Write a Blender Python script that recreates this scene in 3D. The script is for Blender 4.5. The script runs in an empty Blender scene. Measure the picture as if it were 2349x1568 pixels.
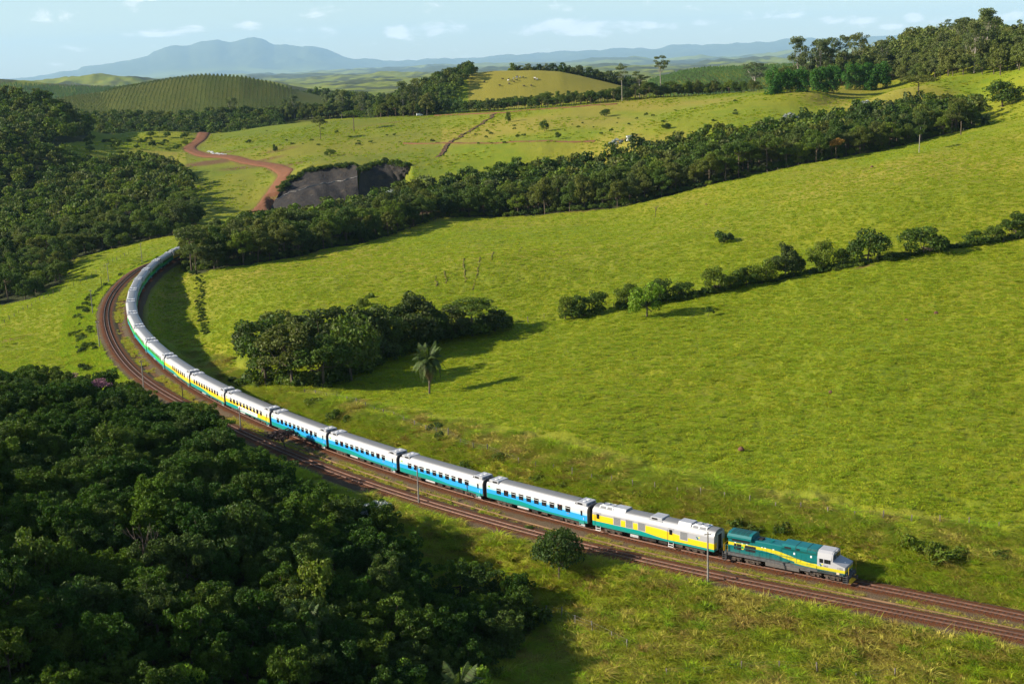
import bpy, math, random
import numpy as np
from mathutils import Vector, Matrix

# ------------------------------------------------------------------ camera, sky, sun, exposure
scene = bpy.context.scene
COL = scene.collection
EYE = 65.0                       # eye height above the rail heads, metres
FOC = 3000.0 / 2349.0            # focal length in picture widths
PITCH = math.atan(640.0 / 3000.0)
ROLL = math.radians(2.0)

cam_data = bpy.data.cameras.new('camera')
cam = bpy.data.objects.new('camera', cam_data)
COL.objects.link(cam)
cam_data.sensor_width = 36.0
cam_data.lens = 36.0 * FOC
cam_data.clip_start = 1.0
cam_data.clip_end = 200000.0
cam.matrix_world = (Matrix.Translation((0, 0, EYE)) @ Matrix.Rotation(math.pi / 2 - PITCH, 4, 'X')
                    @ Matrix.Rotation(-ROLL, 4, 'Z'))
scene.camera = cam

SUN_EL = math.radians(25.0)
SUN_AZ = math.radians(-98.0)    # compass angle from +Y towards +X of the direction TO the sun
sun_dir = Vector((math.sin(SUN_AZ) * math.cos(SUN_EL), math.cos(SUN_AZ) * math.cos(SUN_EL), math.sin(SUN_EL)))
world = bpy.data.worlds.new('World')
scene.world = world
world.use_nodes = True
wn, wl = world.node_tree.nodes, world.node_tree.links
wn.clear()
w_out = wn.new('ShaderNodeOutputWorld')
w_bg = wn.new('ShaderNodeBackground')
w_bg.inputs['Strength'].default_value = 0.081
w_sky = wn.new('ShaderNodeTexSky')
w_sky.sky_type = 'NISHITA'
w_sky.sun_disc = False
w_sky.sun_elevation = SUN_EL
w_sky.sun_rotation = SUN_AZ
w_sky.altitude = 600
w_sky.air_density = 1.0
w_sky.dust_density = 0.4
w_sky.ozone_density = 2.2
wl.new(w_bg.outputs[0], w_out.inputs['Surface'])

sun_data = bpy.data.lights.new('sun', 'SUN')
sun_data.energy = 5.0
sun_data.angle = math.radians(0.5)
sun_data.color = (1.0, 0.90, 0.75)
sun = bpy.data.objects.new('sun', sun_data)
COL.objects.link(sun)
sun.location = (-60, -20, 120)
sun.rotation_euler = (-sun_dir).to_track_quat('-Z', 'Y').to_euler()

scene.view_settings.view_transform = 'Standard'
scene.view_settings.look = 'None'
scene.view_settings.exposure = 1.0
scene.view_settings.gamma = 1.0
scene.view_settings.use_curve_mapping = False
scene.render.engine = 'CYCLES'
scene.cycles.max_bounces = 5
scene.cycles.diffuse_bounces = 2
scene.cycles.glossy_bounces = 2
scene.cycles.transmission_bounces = 3
scene.cycles.transparent_max_bounces = 6
scene.cycles.volume_bounces = 1
scene.cycles.use_denoising = True
scene.cycles.caustics_reflective = False
scene.cycles.caustics_refractive = False

# ------------------------------------------------------------------ helpers
def tag(o, label=None, cat=None, group=None, kind=None):
    if label: o['label'] = label
    if cat: o['category'] = cat
    if group: o['group'] = group
    if kind: o['kind'] = kind
    return o

def link(o, parent=None):
    COL.objects.link(o)
    if parent is not None:
        o.parent = parent
    return o

def empty(name, loc=(0, 0, 0), rz=0.0, parent=None, scale=1.0):
    o = bpy.data.objects.new(name, None)
    o.empty_display_size = 0.3
    o.location = loc
    o.rotation_euler = (0, 0, rz)
    o.scale = (scale,) * 3 if not hasattr(scale, '__len__') else scale
    return link(o, parent)

def mesh_from(name, verts, faces, mats=None, mat_idx=None, smooth=False):
    me = bpy.data.meshes.new(name)
    me.from_pydata([tuple(map(float, v)) for v in verts], [], faces)
    if mats is not None:
        for m in (mats if isinstance(mats, (list, tuple)) else [mats]):
            me.materials.append(m)
    if mat_idx is not None:
        me.polygons.foreach_set('material_index', np.asarray(mat_idx, dtype=np.int32))
    if smooth:
        me.polygons.foreach_set('use_smooth', np.ones(len(me.polygons), dtype=bool))
    me.update()
    return me

def fast_mesh(name, V, F, mat=None, smooth=False):
    """V (n,3) float array, F (m,k) int array, all faces with k corners."""
    V = np.asarray(V, dtype=np.float32); F = np.asarray(F, dtype=np.int32)
    me = bpy.data.meshes.new(name)
    me.vertices.add(len(V)); me.vertices.foreach_set('co', V.ravel())
    k = F.shape[1]
    me.loops.add(F.size); me.loops.foreach_set('vertex_index', F.ravel())
    me.polygons.add(len(F))
    me.polygons.foreach_set('loop_start', np.arange(len(F), dtype=np.int32) * k)
    if smooth:
        me.polygons.foreach_set('use_smooth', np.ones(len(F), dtype=bool))
    me.update(calc_edges=True)
    if mat is not None:
        me.materials.append(mat)
    return me

def obj(name, me, parent=None, loc=(0, 0, 0), rot=(0, 0, 0), scale=(1, 1, 1)):
    o = bpy.data.objects.new(name, me)
    o.location = loc; o.rotation_euler = rot; o.scale = scale
    return link(o, parent)

class MB:
    """collects simple solids into one mesh"""
    def __init__(self):
        self.v, self.f, self.m = [], [], []
    def add(self, verts, faces, m=0):
        b = len(self.v)
        self.v += [tuple(v) for v in verts]
        self.f += [tuple(i + b for i in fc) for fc in faces]
        self.m += [m] * len(faces)
        return self
    def box(self, x0, x1, y0, y1, z0, z1, m=0, bev=0.0):
        if bev <= 0:
            v = [(x, y, z) for z in (z0, z1) for y in (y0, y1) for x in (x0, x1)]
            return self.add(v, [(0, 2, 3, 1), (4, 5, 7, 6), (0, 1, 5, 4), (2, 6, 7, 3), (0, 4, 6, 2), (1, 3, 7, 5)], m)
        b = bev
        prof = [(x0 + b, y0), (x1 - b, y0), (x1, y0 + b), (x1, y1 - b), (x1 - b, y1), (x0 + b, y1), (x0, y1 - b), (x0, y0 + b)]
        cx, cy = (x0 + x1) / 2, (y0 + y1) / 2
        sx = (x1 - x0 - 2 * b) / (x1 - x0); sy = (y1 - y0 - 2 * b) / (y1 - y0)
        top = [(cx + (p[0] - cx) * sx, cy + (p[1] - cy) * sy) for p in prof]
        v = [(p[0], p[1], z0) for p in prof] + [(p[0], p[1], z1 - b) for p in prof] + [(p[0], p[1], z1) for p in top]
        f = [tuple(reversed(range(8))), tuple(range(16, 24))]
        for r in (0, 8):
            f += [(r + i, r + (i + 1) % 8, r + 8 + (i + 1) % 8, r + 8 + i) for i in range(8)]
        return self.add(v, f, m)
    def prism(self, poly_xz, y0, y1, m=0):
        n = len(poly_xz)
        v = [(x, y0, z) for x, z in poly_xz] + [(x, y1, z) for x, z in poly_xz]
        f = [tuple(range(n)), tuple(reversed(range(n, 2 * n)))]
        f += [(i, i + n, (i + 1) % n + n, (i + 1) % n) for i in range(n)]
        return self.add(v, f, m)
    def loft(self, prof_yz, x0, x1, m=0, caps=True):
        n = len(prof_yz)
        v = [(x0, y, z) for y, z in prof_yz] + [(x1, y, z) for y, z in prof_yz]
        f = [(i, (i + 1) % n, (i + 1) % n + n, i + n) for i in range(n)]
        if caps:
            f += [tuple(reversed(range(n))), tuple(range(n, 2 * n))]
        return self.add(v, f, m)
    def tube(self, p, q, r0, r1=None, n=7, m=0, cap=True):
        r1 = r0 if r1 is None else r1
        p, q = Vector(p), Vector(q)
        d = (q - p).normalized()
        a = d.orthogonal().normalized(); b = d.cross(a)
        v = []
        for c, r in ((p, r0), (q, r1)):
            for i in range(n):
                t = 2 * math.pi * i / n
                v.append(c + a * (r * math.cos(t)) + b * (r * math.sin(t)))
        f = [(i, (i + 1) % n, (i + 1) % n + n, i + n) for i in range(n)]
        if cap:
            f += [tuple(reversed(range(n))), tuple(range(n, 2 * n))]
        return self.add(v, f, m)
    def mesh(self, name, mats, smooth=False):
        return mesh_from(name, self.v, self.f, mats, self.m, smooth)

# ------------------------------------------------------------------ noise
def _hash(ix, iy, seed):
    h = (ix.astype(np.int64) * 374761393 + iy.astype(np.int64) * 668265263 + seed * 2147483647) & 0xffffffff
    h = ((h ^ (h >> 13)) * 1274126177) & 0xffffffff
    return ((h ^ (h >> 16)) & 0xffffff) / float(0xffffff)

def vnoise(x, y, seed=0):
    ix, iy = np.floor(x), np.floor(y)
    fx, fy = x - ix, y - iy
    fx = fx * fx * fx * (fx * (fx * 6 - 15) + 10); fy = fy * fy * fy * (fy * (fy * 6 - 15) + 10)
    a, b = _hash(ix, iy, seed), _hash(ix + 1, iy, seed)
    c, d = _hash(ix, iy + 1, seed), _hash(ix + 1, iy + 1, seed)
    return (a + (b - a) * fx) * (1 - fy) + (c + (d - c) * fx) * fy - 0.5

def fbm(x, y, octv=4, seed=0):
    s, a = 0.0, 1.0
    for k in range(octv):
        s = s + a * vnoise(x, y, seed + k * 17)
        # rotate between octaves to hide the lattice
        x, y = (x * 0.8 - y * 0.6) * 2.03 + 11.3, (x * 0.6 + y * 0.8) * 2.03 - 7.1
        a *= 0.5
    return s

def sstep(a, b, x):
    t = np.clip((x - a) / (b - a), 0, 1)
    return t * t * (3 - 2 * t)

# ------------------------------------------------------------------ survey: sight lines from the viewpoint (2349-wide sheet) to points of the land
_c, _s = math.cos(ROLL), math.sin(ROLL)
def sight(px, py):
    x, y = np.asarray(px, float) - 1174.5, -(np.asarray(py, float) - 784.0)
    xr, yr = x * _c + y * _s, -x * _s + y * _c
    f = 3000.0
    dx, dy, dz = xr, f * math.cos(PITCH) + yr * math.sin(PITCH), -f * math.sin(PITCH) + yr * math.cos(PITCH)
    return dx / dy, dz / dy            # lateral and vertical slope per metre of depth
def at_z(px, py, z):
    u, w = sight(px, py)
    D = (z - EYE) / w
    return np.array([u * D, D, z])
def at_d(px, py, D):
    u, w = sight(px, py)
    return np.array([u * D, D, EYE + w * D])

# ------------------------------------------------------------------ railway centre lines (plan)
CAR = 20.2                       # coupling to coupling length of a carriage
def _near(px, py):               # lower near edge of a carriage at a coupling
    return at_z(px, py, 0.95)
_K = 2349 / 4096
_joint = [(1655, 1272), (1348, 1203), (1106, 1138), (912, 1080), (748, 1025), (620, 974), (515, 928), (435, 885), (377, 845), (335, 806)]
_roof = [(215, 1345), (105, 1150), (75, 960), (105, 785), (185, 605), (312, 450), (478, 305), (660, 185)]
_pts = [at_z(2349, 1411, 0)[:2], at_z(2150, 1369, 0)[:2]]
_pj = [_near(*p)[:2] for p in _joint]
for i, p in enumerate(_pj):
    a, b = _pj[max(i - 1, 0)], _pj[min(i + 1, len(_pj) - 1)]
    t = (b - a) / np.linalg.norm(b - a)
    n = np.array([t[1], -t[0]])          # to the right hand side going away: the field side
    _pts.append(p + n * 1.4)
_pts += [at_z((500 + x * .255) * _K, (960 + y * .255) * _K, 3.75)[:2] for x, y in _roof]
_T = np.array(_pts)
d0 = _T[0] - _T[1]; d0 /= np.linalg.norm(d0)
_T = np.vstack([[_T[0] + d0 * 90], [_T[0] + d0 * 40], _T])
_end = _T[-1]; d1 = _T[-1] - _T[-3]; d1 /= np.linalg.norm(d1)
_ang = math.atan2(d1[1], d1[0])
for k in range(15):                      # goes on turning right, along the foot of the far cutting
    _ang -= math.radians(7.5 if k < 10 else 0.0)
    _end = _end + 20 * np.array([math.cos(_ang), math.sin(_ang)])
    _T = np.vstack([_T, [_end]])

def resample(P, step):
    d = np.r_[0, np.cumsum(np.linalg.norm(np.diff(P, axis=0), axis=1))]
    s = np.arange(0, d[-1], step)
    return np.stack([np.interp(s, d, P[:, k]) for k in range(P.shape[1])], 1)
def catmull(P, n=12):
    P = np.vstack([2 * P[0] - P[1], P, 2 * P[-1] - P[-2]])
    out = []
    t = np.linspace(0, 1, n, endpoint=False)[:, None]
    for i in range(1, len(P) - 2):
        p0, p1, p2, p3 = P[i - 1], P[i], P[i + 1], P[i + 2]
        out.append(0.5 * (2 * p1 + (p2 - p0) * t + (2 * p0 - 5 * p1 + 4 * p2 - p3) * t ** 2 + (3 * p1 - p0 - 3 * p2 + p3) * t ** 3))
    return np.vstack(out + [P[-2][None]])
def smooth_line(P, sig, step):
    n = int(3 * sig / step)
    k = np.exp(-0.5 * (np.arange(-n, n + 1) * step / sig) ** 2); k /= k.sum()
    e0 = P[0] + (P[0] - P[1]) * np.arange(n, 0, -1)[:, None]; e1 = P[-1] + (P[-1] - P[-2]) * np.arange(1, n + 1)[:, None]
    Q = np.vstack([e0, P, e1])
    return np.stack([np.convolve(Q[:, j], k, 'valid') for j in range(2)], 1)
TRK1 = resample(smooth_line(resample(catmull(_T), 1.0), 14.0, 1.0), 1.0)
_second = [(2349, 1454), (1567, 1306), (1250, 1229), (960, 1147), (783, 1091), (671, 1043), (520, 974), (408, 920), (328, 872), (283, 828), (253, 777), (240, 730), (245, 696), (263, 663), (300, 627), (333, 605)]
_S = np.array([at_z(*p, 0)[:2] for p in _second])
_fl = TRK1[0:66:16]                      # out of the picture it runs beside the first
_t = np.array([TRK1[66] - TRK1[0]]); _t /= np.linalg.norm(_t)
_S = np.vstack([_fl + np.stack([-_t[:, 1], _t[:, 0]], 1) * 4.9, _S])
TRK2 = resample(smooth_line(resample(catmull(_S), 1.0), 12.0, 1.0), 1.0)
# beyond the bend the second line runs beside the first at 4.4 m
_far = TRK1[np.linalg.norm(TRK1 - TRK2[-1], axis=1).argmin() + 60:]
_t = np.gradient(_far, axis=0); _t /= np.linalg.norm(_t, axis=1)[:, None]
_off = _far + np.stack([-_t[:, 1], _t[:, 0]], 1) * 4.6
TRK2 = resample(smooth_line(resample(np.vstack([TRK2, _off]), 1.0), 12.0, 1.0), 1.0)

# ------------------------------------------------------------------ lie of the land
# surveyed ground points: (sheet x, sheet y, height) or (sheet x, sheet y, None, depth)
GROUND = [
    # low ground before the railway
    (-150, 1750, 7), (300, 1750, 3), (800, 1750, -3), (1300, 1750, -6), (1800, 1750, -5), (2500, 1750, -4),
    (-200, 1400, 14), (-150, 1150, 12), (0, 1568, 9), (300, 1568, 6), (700, 1568, 1), (1050, 1568, -4), (1300, 1568, -5.5), (1600, 1568, -4.5), (2000, 1568, -4), (2349, 1580, -3.2), (2550, 1590, -3),
    (0, 1300, 10), (300, 1300, 7), (600, 1300, 3.5), (850, 1320, -1), (1050, 1360, -5), (1230, 1400, -5.5), (1200, 1480, -6), (1350, 1420, -4),
    (1600, 1440, -2.6), (1900, 1480, -2.4), (2200, 1500, -2), (1500, 1360, -2.0), (1750, 1400, -1.7), (2050, 1445, -1.5),
    (1150, 1290, -3.0), (1000, 1240, -2.0), (1250, 1290, -2.6), (1400, 1330, -2),
    (0, 1050, 7), (250, 1060, 4), (500, 1090, 1), (700, 1160, -1), (850, 1190, -1.5),
    (0, 930, 3), (200, 940, 2), (380, 980, 0.0),
    # outside of the bend
    (200, 760, -0.8), (205, 700, -1.0), (150, 780, -3.5), (100, 740, -5), (0, 790, -6), (60, 690, -8), (0, 720, -9), (-150, 740, -12), (160, 640, -6), (250, 600, -2.5), (330, 575, -1.5),
    (60, 640, -11), (0, 600, -13), (200, 560, -9), (330, 545, -4), (420, 545, -1.0), (-150, 560, -14),
    # inside of the bend, low, then the pasture
    (420, 700, -4.2), (440, 770, -4.8), (400, 640, -3.6), (480, 830, -4.4), (540, 890, -2.2), (410, 610, -2.2),
    (470, 690, -1.2), (480, 760, -2.0), (455, 635, 0.2), (520, 860, -2.2), (600, 900, 0.2), (520, 790, -0.6),
    # rail-side fence of the pasture
    (700, 905, 2.6), (795, 925, 3.4), (907, 962, 4.0), (1110, 1040, 4.2), (1330, 1095, 4.2), (1600, 1140, 4.0), (1888, 1180, 3.8), (2100, 1203, 3.6), (2339, 1218, 3.6), (2550, 1240, 3.6),
    # the pasture
    (985, 902, 2.6), (700, 820, 1.0), (800, 870, 2.0), (560, 800, 0.6), (600, 700, 2.0), (560, 640, 2.2), (700, 580, 1.5), (440, 620, 1.5), (850, 690, 3.6), (1000, 780, 3.0),
    (1000, 640, 6.5), (1100, 600, 8.0), (1175, 720, 4.5), (1175, 850, 4.4), (1250, 560, 8.0), (1300, 800, 5.2), (1320, 725, 5.6), (1300, 620, 8.0), (1500, 700, 7.0), (1500, 900, 5.6), (1500, 1050, 5.0),
    (1050, 520, 3.0), (860, 560, 2.0), (1000, 500, 2.0), (1175, 495, 3), (1300, 485, 4.5), (1400, 485, 7), (1500, 500, 10), (1600, 470, 13), (1660, 557, 13), (1640, 665, 9),
    (1760, 900, 6.2), (1760, 1050, 5), (1760, 640, 10), (1760, 520, 15), (1740, 410, 18), (1900, 500, 18), (2000, 610, 13), (2000, 800, 9), (2000, 1000, 6),
    (2000, 430, 23), (2000, 365, 24), (2120, 580, 15), (2349, 1000, 6.2), (2349, 800, 10), (2349, 555, 17), (2349, 430, 25), (2349, 330, 31), (2108, 352, 27), (2230, 297, 31), (2349, 270, 35), (2600, 560, 19), (2600, 900, 8), (2600, 300, 37),
    # behind the wooded gully
    (700, 500, -3.0), (600, 490, -3.2), (560, 520, -2.6), (480, 540, -1.6), (900, 470, 1.0), (1100, 440, 4), (1300, 400, 9), (1000, 380, 14), (1100, 350, 18), (1250, 345, 19),
    (1400, 345, 19), (1450, 320, 24), (1600, 310, 26), (1700, 285, 30), (1900, 245, 34), (2060, 225, 37), (2240, 230, 37), (2349, 238, 38),
    (1400, 270, 30), (1550, 230, 37), (1200, 290, 27), (1100, 310, 23), (1600, 265, 33), (1300, 250, 34), (1150, 262, 31), (1050, 265, 30), (975, 275, 28), (900, 300, 24), (800, 300, 23), (820, 340, 17.5), (760, 322, 20), (930, 345, 18),
    (1430, 232, 37), (1520, 221, 39), (1760, 214, 41), (1870, 212, 42), (2050, 200, 44), (2150, 185, 47), (2349, 165, 51), (2550, 150, 55),
    (2349, 110, 63), (2200, 130, 59), (2100, 150, 54), (2349, 75, None, 1000), (2180, 95, None, 1000), (2050, 118, None, 1000), (1960, 150, None, 980), (2550, 55, None, 1020),
    # road hill and the far cutting
    (600, 485, -2.4), (640, 395, 9.5), (655, 402, 9.0), (560, 370, 11), (500, 352, 13), (450, 345, 13.5), (430, 335, 14.5), (470, 300, 21), (455, 288, 23), (560, 320, 19), (650, 340, 17), (600, 300, 22), (700, 300, 23),
    (560, 400, 8.0), (480, 385, 9.5), (600, 425, 4.5), (520, 430, 4), (450, 395, 8), (560, 455, 1), (480, 480, -1), (450, 520, -3),
    (700, 380, 15), (760, 372, 15.5), (860, 370, 15.5), (930, 378, 14.5), (950, 400, 11),
    # valley wood on the left and the hill above it
    (150, 500, -6), (300, 520, -5), (400, 500, -3), (100, 430, 2), (0, 480, -5), (300, 430, 3), (380, 400, 7), (250, 380, 9), (340, 370, 10), (420, 430, 3), (150, 350, 18), (60, 350, 20), (0, 350, 22), (0, 300, 31), (0, 260, 41), (100, 280, 35), (200, 320, 20), (300, 330, 19), (380, 310, 21), (250, 290, 27), (330, 285, 27), (0, 225, None, 1000), (80, 235, None, 1000), (150, 262, None, 1000), (-150, 215, None, 1000), (-150, 330, 24), (-150, 450, 0),
    (300, 272, None, 1040), (450, 277, None, 1040), (600, 272, None, 1040), (750, 265, None, 1040), (900, 258, None, 1040), (1050, 250, None, 1040), (1200, 243, None, 1040), (1400, 236, None, 1040), (1600, 222, None, 1040), (1800, 207, None, 1040),
]
_G = np.array([at_d(g[0], g[1], g[3]) if len(g) == 4 else at_z(*g) for g in GROUND])
def _uv(x, y):
    y = np.maximum(y, 20.0)
    return x / y * 1.7, np.log(y)
_gu, _gv = _uv(_G[:, 0], _G[:, 1])
def _tps(r2):
    return 0.5 * r2 * np.log(r2 + 1e-12)
_n = len(_G)
_A = np.zeros((_n + 3, _n + 3))
_A[:_n, :_n] = _tps((_gu[:, None] - _gu) ** 2 + (_gv[:, None] - _gv) ** 2) + np.eye(_n) * 0.0006
_A[:_n, _n] = 1; _A[:_n, _n + 1] = _gu; _A[:_n, _n + 2] = _gv
_A[_n:, :_n] = _A[:_n, _n:].T
_W = np.linalg.solve(_A, np.r_[_G[:, 2], 0, 0, 0])
def near_land(x, y):
    u, v = _uv(x, y)
    out = np.empty_like(u)
    for a in range(0, len(u), 20000):
        b = a + 20000
        out[a:b] = _tps((u[a:b, None] - _gu) ** 2 + (v[a:b, None] - _gv) ** 2) @ _W[:_n] + _W[_n] + _W[_n + 1] * u[a:b] + _W[_n + 2] * v[a:b]
    return out

# far ranges: (depth, half width in depth, crest line on the sheet, roughness)
RANGES = [
    (60000, 7600, 0.10, [(-600, 196), (-200, 188), (30, 184), (110, 173), (178, 161), (186, 154), (215, 150), (232, 151), (300, 137), (340, 127), (352, 117), (378, 107), (398, 105), (432, 110), (452, 104), (478, 96), (500, 91), (530, 94), (552, 88), (580, 88), (600, 93), (626, 101), (650, 98), (672, 100), (690, 104), (705, 102), (735, 108), (762, 119), (800, 131), (850, 138), (900, 141), (960, 139), (1000, 134), (1050, 138), (1110, 131), (1140, 127), (1250, 124), (1330, 119), (1450, 112), (1550, 106), (1700, 99), (1850, 90), (2000, 85), (2100, 78), (2349, 70), (3000, 45)]),
    (33000, 3800, 0.55, [(-600, 215), (0, 205), (500, 192), (800, 165), (900, 158), (1000, 154), (1150, 151), (1300, 143), (1400, 139), (1500, 136), (1600, 124), (1700, 121), (1900, 113), (2100, 108), (2349, 100), (3000, 80)]),
    (17000, 2000, 0.55, [(-600, 214), (0, 207), (500, 203), (780, 186), (870, 177), (950, 186), (1060, 178), (1150, 161), (1250, 161), (1400, 162), (1500, 160), (1560, 152), (1650, 139), (1750, 135), (1850, 139), (1950, 128), (2200, 120), (3000, 90)]),
    (7500, 860, 0.55, [(-600, 190), (-100, 183), (0, 181), (120, 177), (220, 170), (330, 171), (420, 180), (640, 192), (800, 200), (870, 190), (940, 196), (1020, 202), (1200, 190), (1400, 178), (1480, 172), (1600, 165), (1750, 156), (1880, 145), (2000, 140), (3000, 100)]),
    (3100, 330, 0.06, [(-600, 195), (-50, 183), (20, 184), (100, 190), (200, 196), (330, 200), (450, 182), (560, 178), (640, 190), (700, 202), (820, 212), (1000, 214), (1300, 200), (1500, 195), (1600, 186), (1800, 170), (3000, 120)]),
    (1680, 200, 0.03, [(-600, 240), (80, 236), (160, 224), (230, 214), (310, 197), (390, 183), (470, 176), (550, 179), (620, 191), (680, 207), (750, 222), (900, 236), (1400, 214), (1500, 190), (1560, 174), (1620, 164), (1700, 157), (1800, 154), (1900, 152), (3000, 120)]),
    (1290, 120, 0.02, [(-600, 290), (600, 280), (840, 262), (900, 240), (960, 217), (1010, 192), (1060, 173), (1130, 165.5), (1220, 163.5), (1290, 171), (1370, 186), (1440, 200), (1520, 216), (1620, 240), (3000, 240)]),
]
_RG = []
for D, w, rough, line in RANGES:
    L = np.array(line, float)
    u, s = sight(L[:, 0], L[:, 1])
    _RG.append((D, w, rough, u, EYE + s * D))
def far_land(x, y):
    u = x / np.maximum(y, 1)
    base = -8 - 0.0016 * np.maximum(y - 1000, 0) + 6 * fbm(x / 420, y / 420, 3, 5)
    out = base
    for k, (D, w, rough, cu, cz) in enumerate(_RG):
        zc = np.interp(u, cu, cz)
        t = (y - D + w * 0.35 * fbm(x / (w * 2.5) + 3.7 * k, y / (w * 8), 2, 40 + k)) / w
        g = np.where(t < 0, np.exp(-np.abs(t) ** 1.7), np.exp(-(t * 1.2) ** 2))
        rid = (zc - base) * g
        rid = rid * (1 + (.10 if k == 0 else .42 if k < 4 else .05) * fbm(u * (45 if k == 0 else 16), u * 0 + 7.3 * k, 5, 80 + k)) * (1 + rough * (1 - g) * 2.2 * fbm(x / (w * .55), y / (w * .8), 4, 60 + k))
        out = np.maximum(out, base + rid)
    far = sstep(3800, 6500, y) * (1 - sstep(40000, 50000, y))
    out = out + far * y * (0.0050 * fbm(u * 22, np.log(np.maximum(y, 1)) * 8, 4, 121) + 0.0016 * fbm(u * 90, np.log(np.maximum(y, 1)) * 30, 3, 122))
    out = out + sstep(46000, 54000, y) * y * 0.0022 * fbm(u * 70, np.log(np.maximum(y, 1)) * 24, 4, 123)
    return out

def chunk_dist(x, y, line, signed=False):
    """distance to a plan polyline (and side: + = right of travel)"""
    P = line[::2]
    T = np.gradient(P, axis=0)
    d = np.empty(len(x)); sg = np.empty(len(x))
    for a in range(0, len(x), 20000):
        b = a + 20000
        dx, dy = x[a:b, None] - P[:, 0], y[a:b, None] - P[:, 1]
        q = dx * dx + dy * dy
        j = q.argmin(1); r = np.arange(len(j))
        t = T[j]; tn = np.hypot(t[:, 0], t[:, 1])
        lat = (dx[r, j] * t[:, 1] - dy[r, j] * t[:, 0]) / tn
        lon = (dx[r, j] * t[:, 0] + dy[r, j] * t[:, 1]) / tn
        d[a:b] = np.where(np.abs(lon) < 2.2, np.abs(lat), np.sqrt(q[r, j])); sg[a:b] = np.sign(lat)
    return (d, sg) if signed else d

ROAD = np.array([at_z(*p)[:2] for p in [(430, 278, 24.5), (455, 288, 23), (470, 300, 21), (462, 320, 17.5), (437, 336, 14.5), (440, 346, 13.3), (475, 355, 12.6), (520, 361, 12), (570, 372, 11), (625, 385, 10), (655, 398, 9.2), (650, 412, 7.6), (630, 440, 3.5), (605, 478, -2.2), (590, 490, -3)]])
ROAD = resample(smooth_line(resample(catmull(ROAD), 2.0), 7.0, 2.0), 2.0)
_rz = None
# the sprayed faces of the far cutting: (foot line, top line), sheet x, y and height
CUT_FACES = [([(622, 478, -2.5), (680, 482, -2.5), (740, 480, -2.5), (790, 470, -2), (822, 452, 1)], [(640, 440, 4.5), (662, 418, 8), (700, 396, 12), (755, 384, 14), (818, 381, 14.5)]),
             ([(818, 455, 0), (860, 450, 0), (905, 430, 3), (925, 405, 8), (938, 386, 12.8)], [(828, 392, 12.5), (850, 380, 14), (895, 376, 14.5), (934, 383, 13.5)])]
def _curves():
    out = []
    for foot, top in CUT_FACES:
        F = np.array([at_z(*q) for q in foot]); T = np.array([at_z(*q) for q in top])
        out.append((F[:, 0] / F[:, 1], F[:, 1], F[:, 2], T[:, 0] / T[:, 1], T[:, 1], T[:, 2]))
    return out
_CUT = _curves()
def cut_clamp(x, y, z):
    u = x / y
    for fu, fd, fz, tu, td, tz in _CUT:
        m = (u > fu[0] - .002) & (u < fu[-1])
        if not m.any(): continue
        F, zf = np.interp(u[m], fu, fd), np.interp(u[m], fu, fz); T, zt = np.interp(u[m], tu, td), np.interp(u[m], tu, tz)
        yy = y[m]; t = np.clip((yy - F) / np.maximum(T - F, 1), 0, 1)
        cap = np.where(yy < F, np.minimum(-2.8, zf - 1.2) + 10 * sstep(F - 30, F - 75, yy), zf + (zt - zf) * t - 4.0)
        z[m] = np.where(yy < T + 3.5, np.minimum(z[m], cap), z[m])
    return z

_track_all = np.vstack([TRK1, TRK2])
def land(x, y, detail=True):
    x = np.asarray(x, float).ravel(); y = np.asarray(y, float).ravel()
    z = np.empty(len(x))
    nearm = y < 1250
    farm = y > 930
    zn = near_land(x[nearm], y[nearm]) if nearm.any() else np.zeros(0)
    z[nearm] = zn
    if farm.any():
        zf = far_land(x[farm], y[farm])
        t = sstep(990, 1130, y[farm])
        zz = np.zeros(len(x)); zz[farm] = zf
        tt = np.zeros(len(x)); tt[farm] = t
        z = np.where(farm, np.where(nearm, z * (1 - tt) + zz * tt, zz), z)
    # railway formation
    m = (y < 720) & (np.abs(x) < 260)
    if m.any():
        d1, s1 = chunk_dist(x[m], y[m], TRK1, True)
        d2, s2 = chunk_dist(x[m], y[m], TRK2, True)
        between = (s1 < 0) & (s2 > 0) & (d1 < 12) & (d2 < 12)
        d = np.where(between, 0, np.minimum(d1, d2))
        k = sstep(3.0, 8.5, d)
        z[m] = z[m] * k + (-0.62) * (1 - k)
    # the far cutting: low floor before its faces
    m2 = (y > 560) & (y < 700) & (x < 0)
    if m2.any():
        z[m2] = cut_clamp(x[m2], y[m2], z[m2])
    if detail:
        amp = 1 - sstep(500, 1200, y)
        tr = np.ones(len(x))
        if m.any():
            tr[m] = sstep(2.0, 5.0, d)
        z = z + amp * tr * (1.5 * fbm(x / 42, y / 42, 3, 1) + 0.34 * fbm(x / 5.0, y / 5.0, 2, 2) + 0.28 * fbm(x / 1.4, y / 1.4, 2, 3))
        z = z + 0.18 * amp * tr * fbm(x / 2.3, y / 2.3, 2, 4)
        if m.any():                      # lumpy rough grass on the banks
            zone = np.zeros(len(x))
            zone[m] = np.where((s1 > 0) & ~between, sstep(3.5, 6.0, d1) * (1 - sstep(14, 19, d1)), sstep(3.5, 6.0, d2) * (1 - sstep(60, 80, d2)) * (y[m] < 230) * (x[m] > -40))
            z = z + zone * (0.75 * fbm(x / 2.2, y / 2.2, 2, 6) + 0.35 * fbm(x / 0.9, y / 0.9, 1, 8))
        z = z + sstep(800, 1500, y) * 2.0 * fbm(x / 60, y / 60, 3, 9)
    return z

# ------------------------------------------------------------------ materials
def new_mat(name):
    m = bpy.data.materials.new(name)
    m.use_nodes = True
    n = m.node_tree.nodes
    return m, n, m.node_tree.links, n['Principled BSDF']

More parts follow.
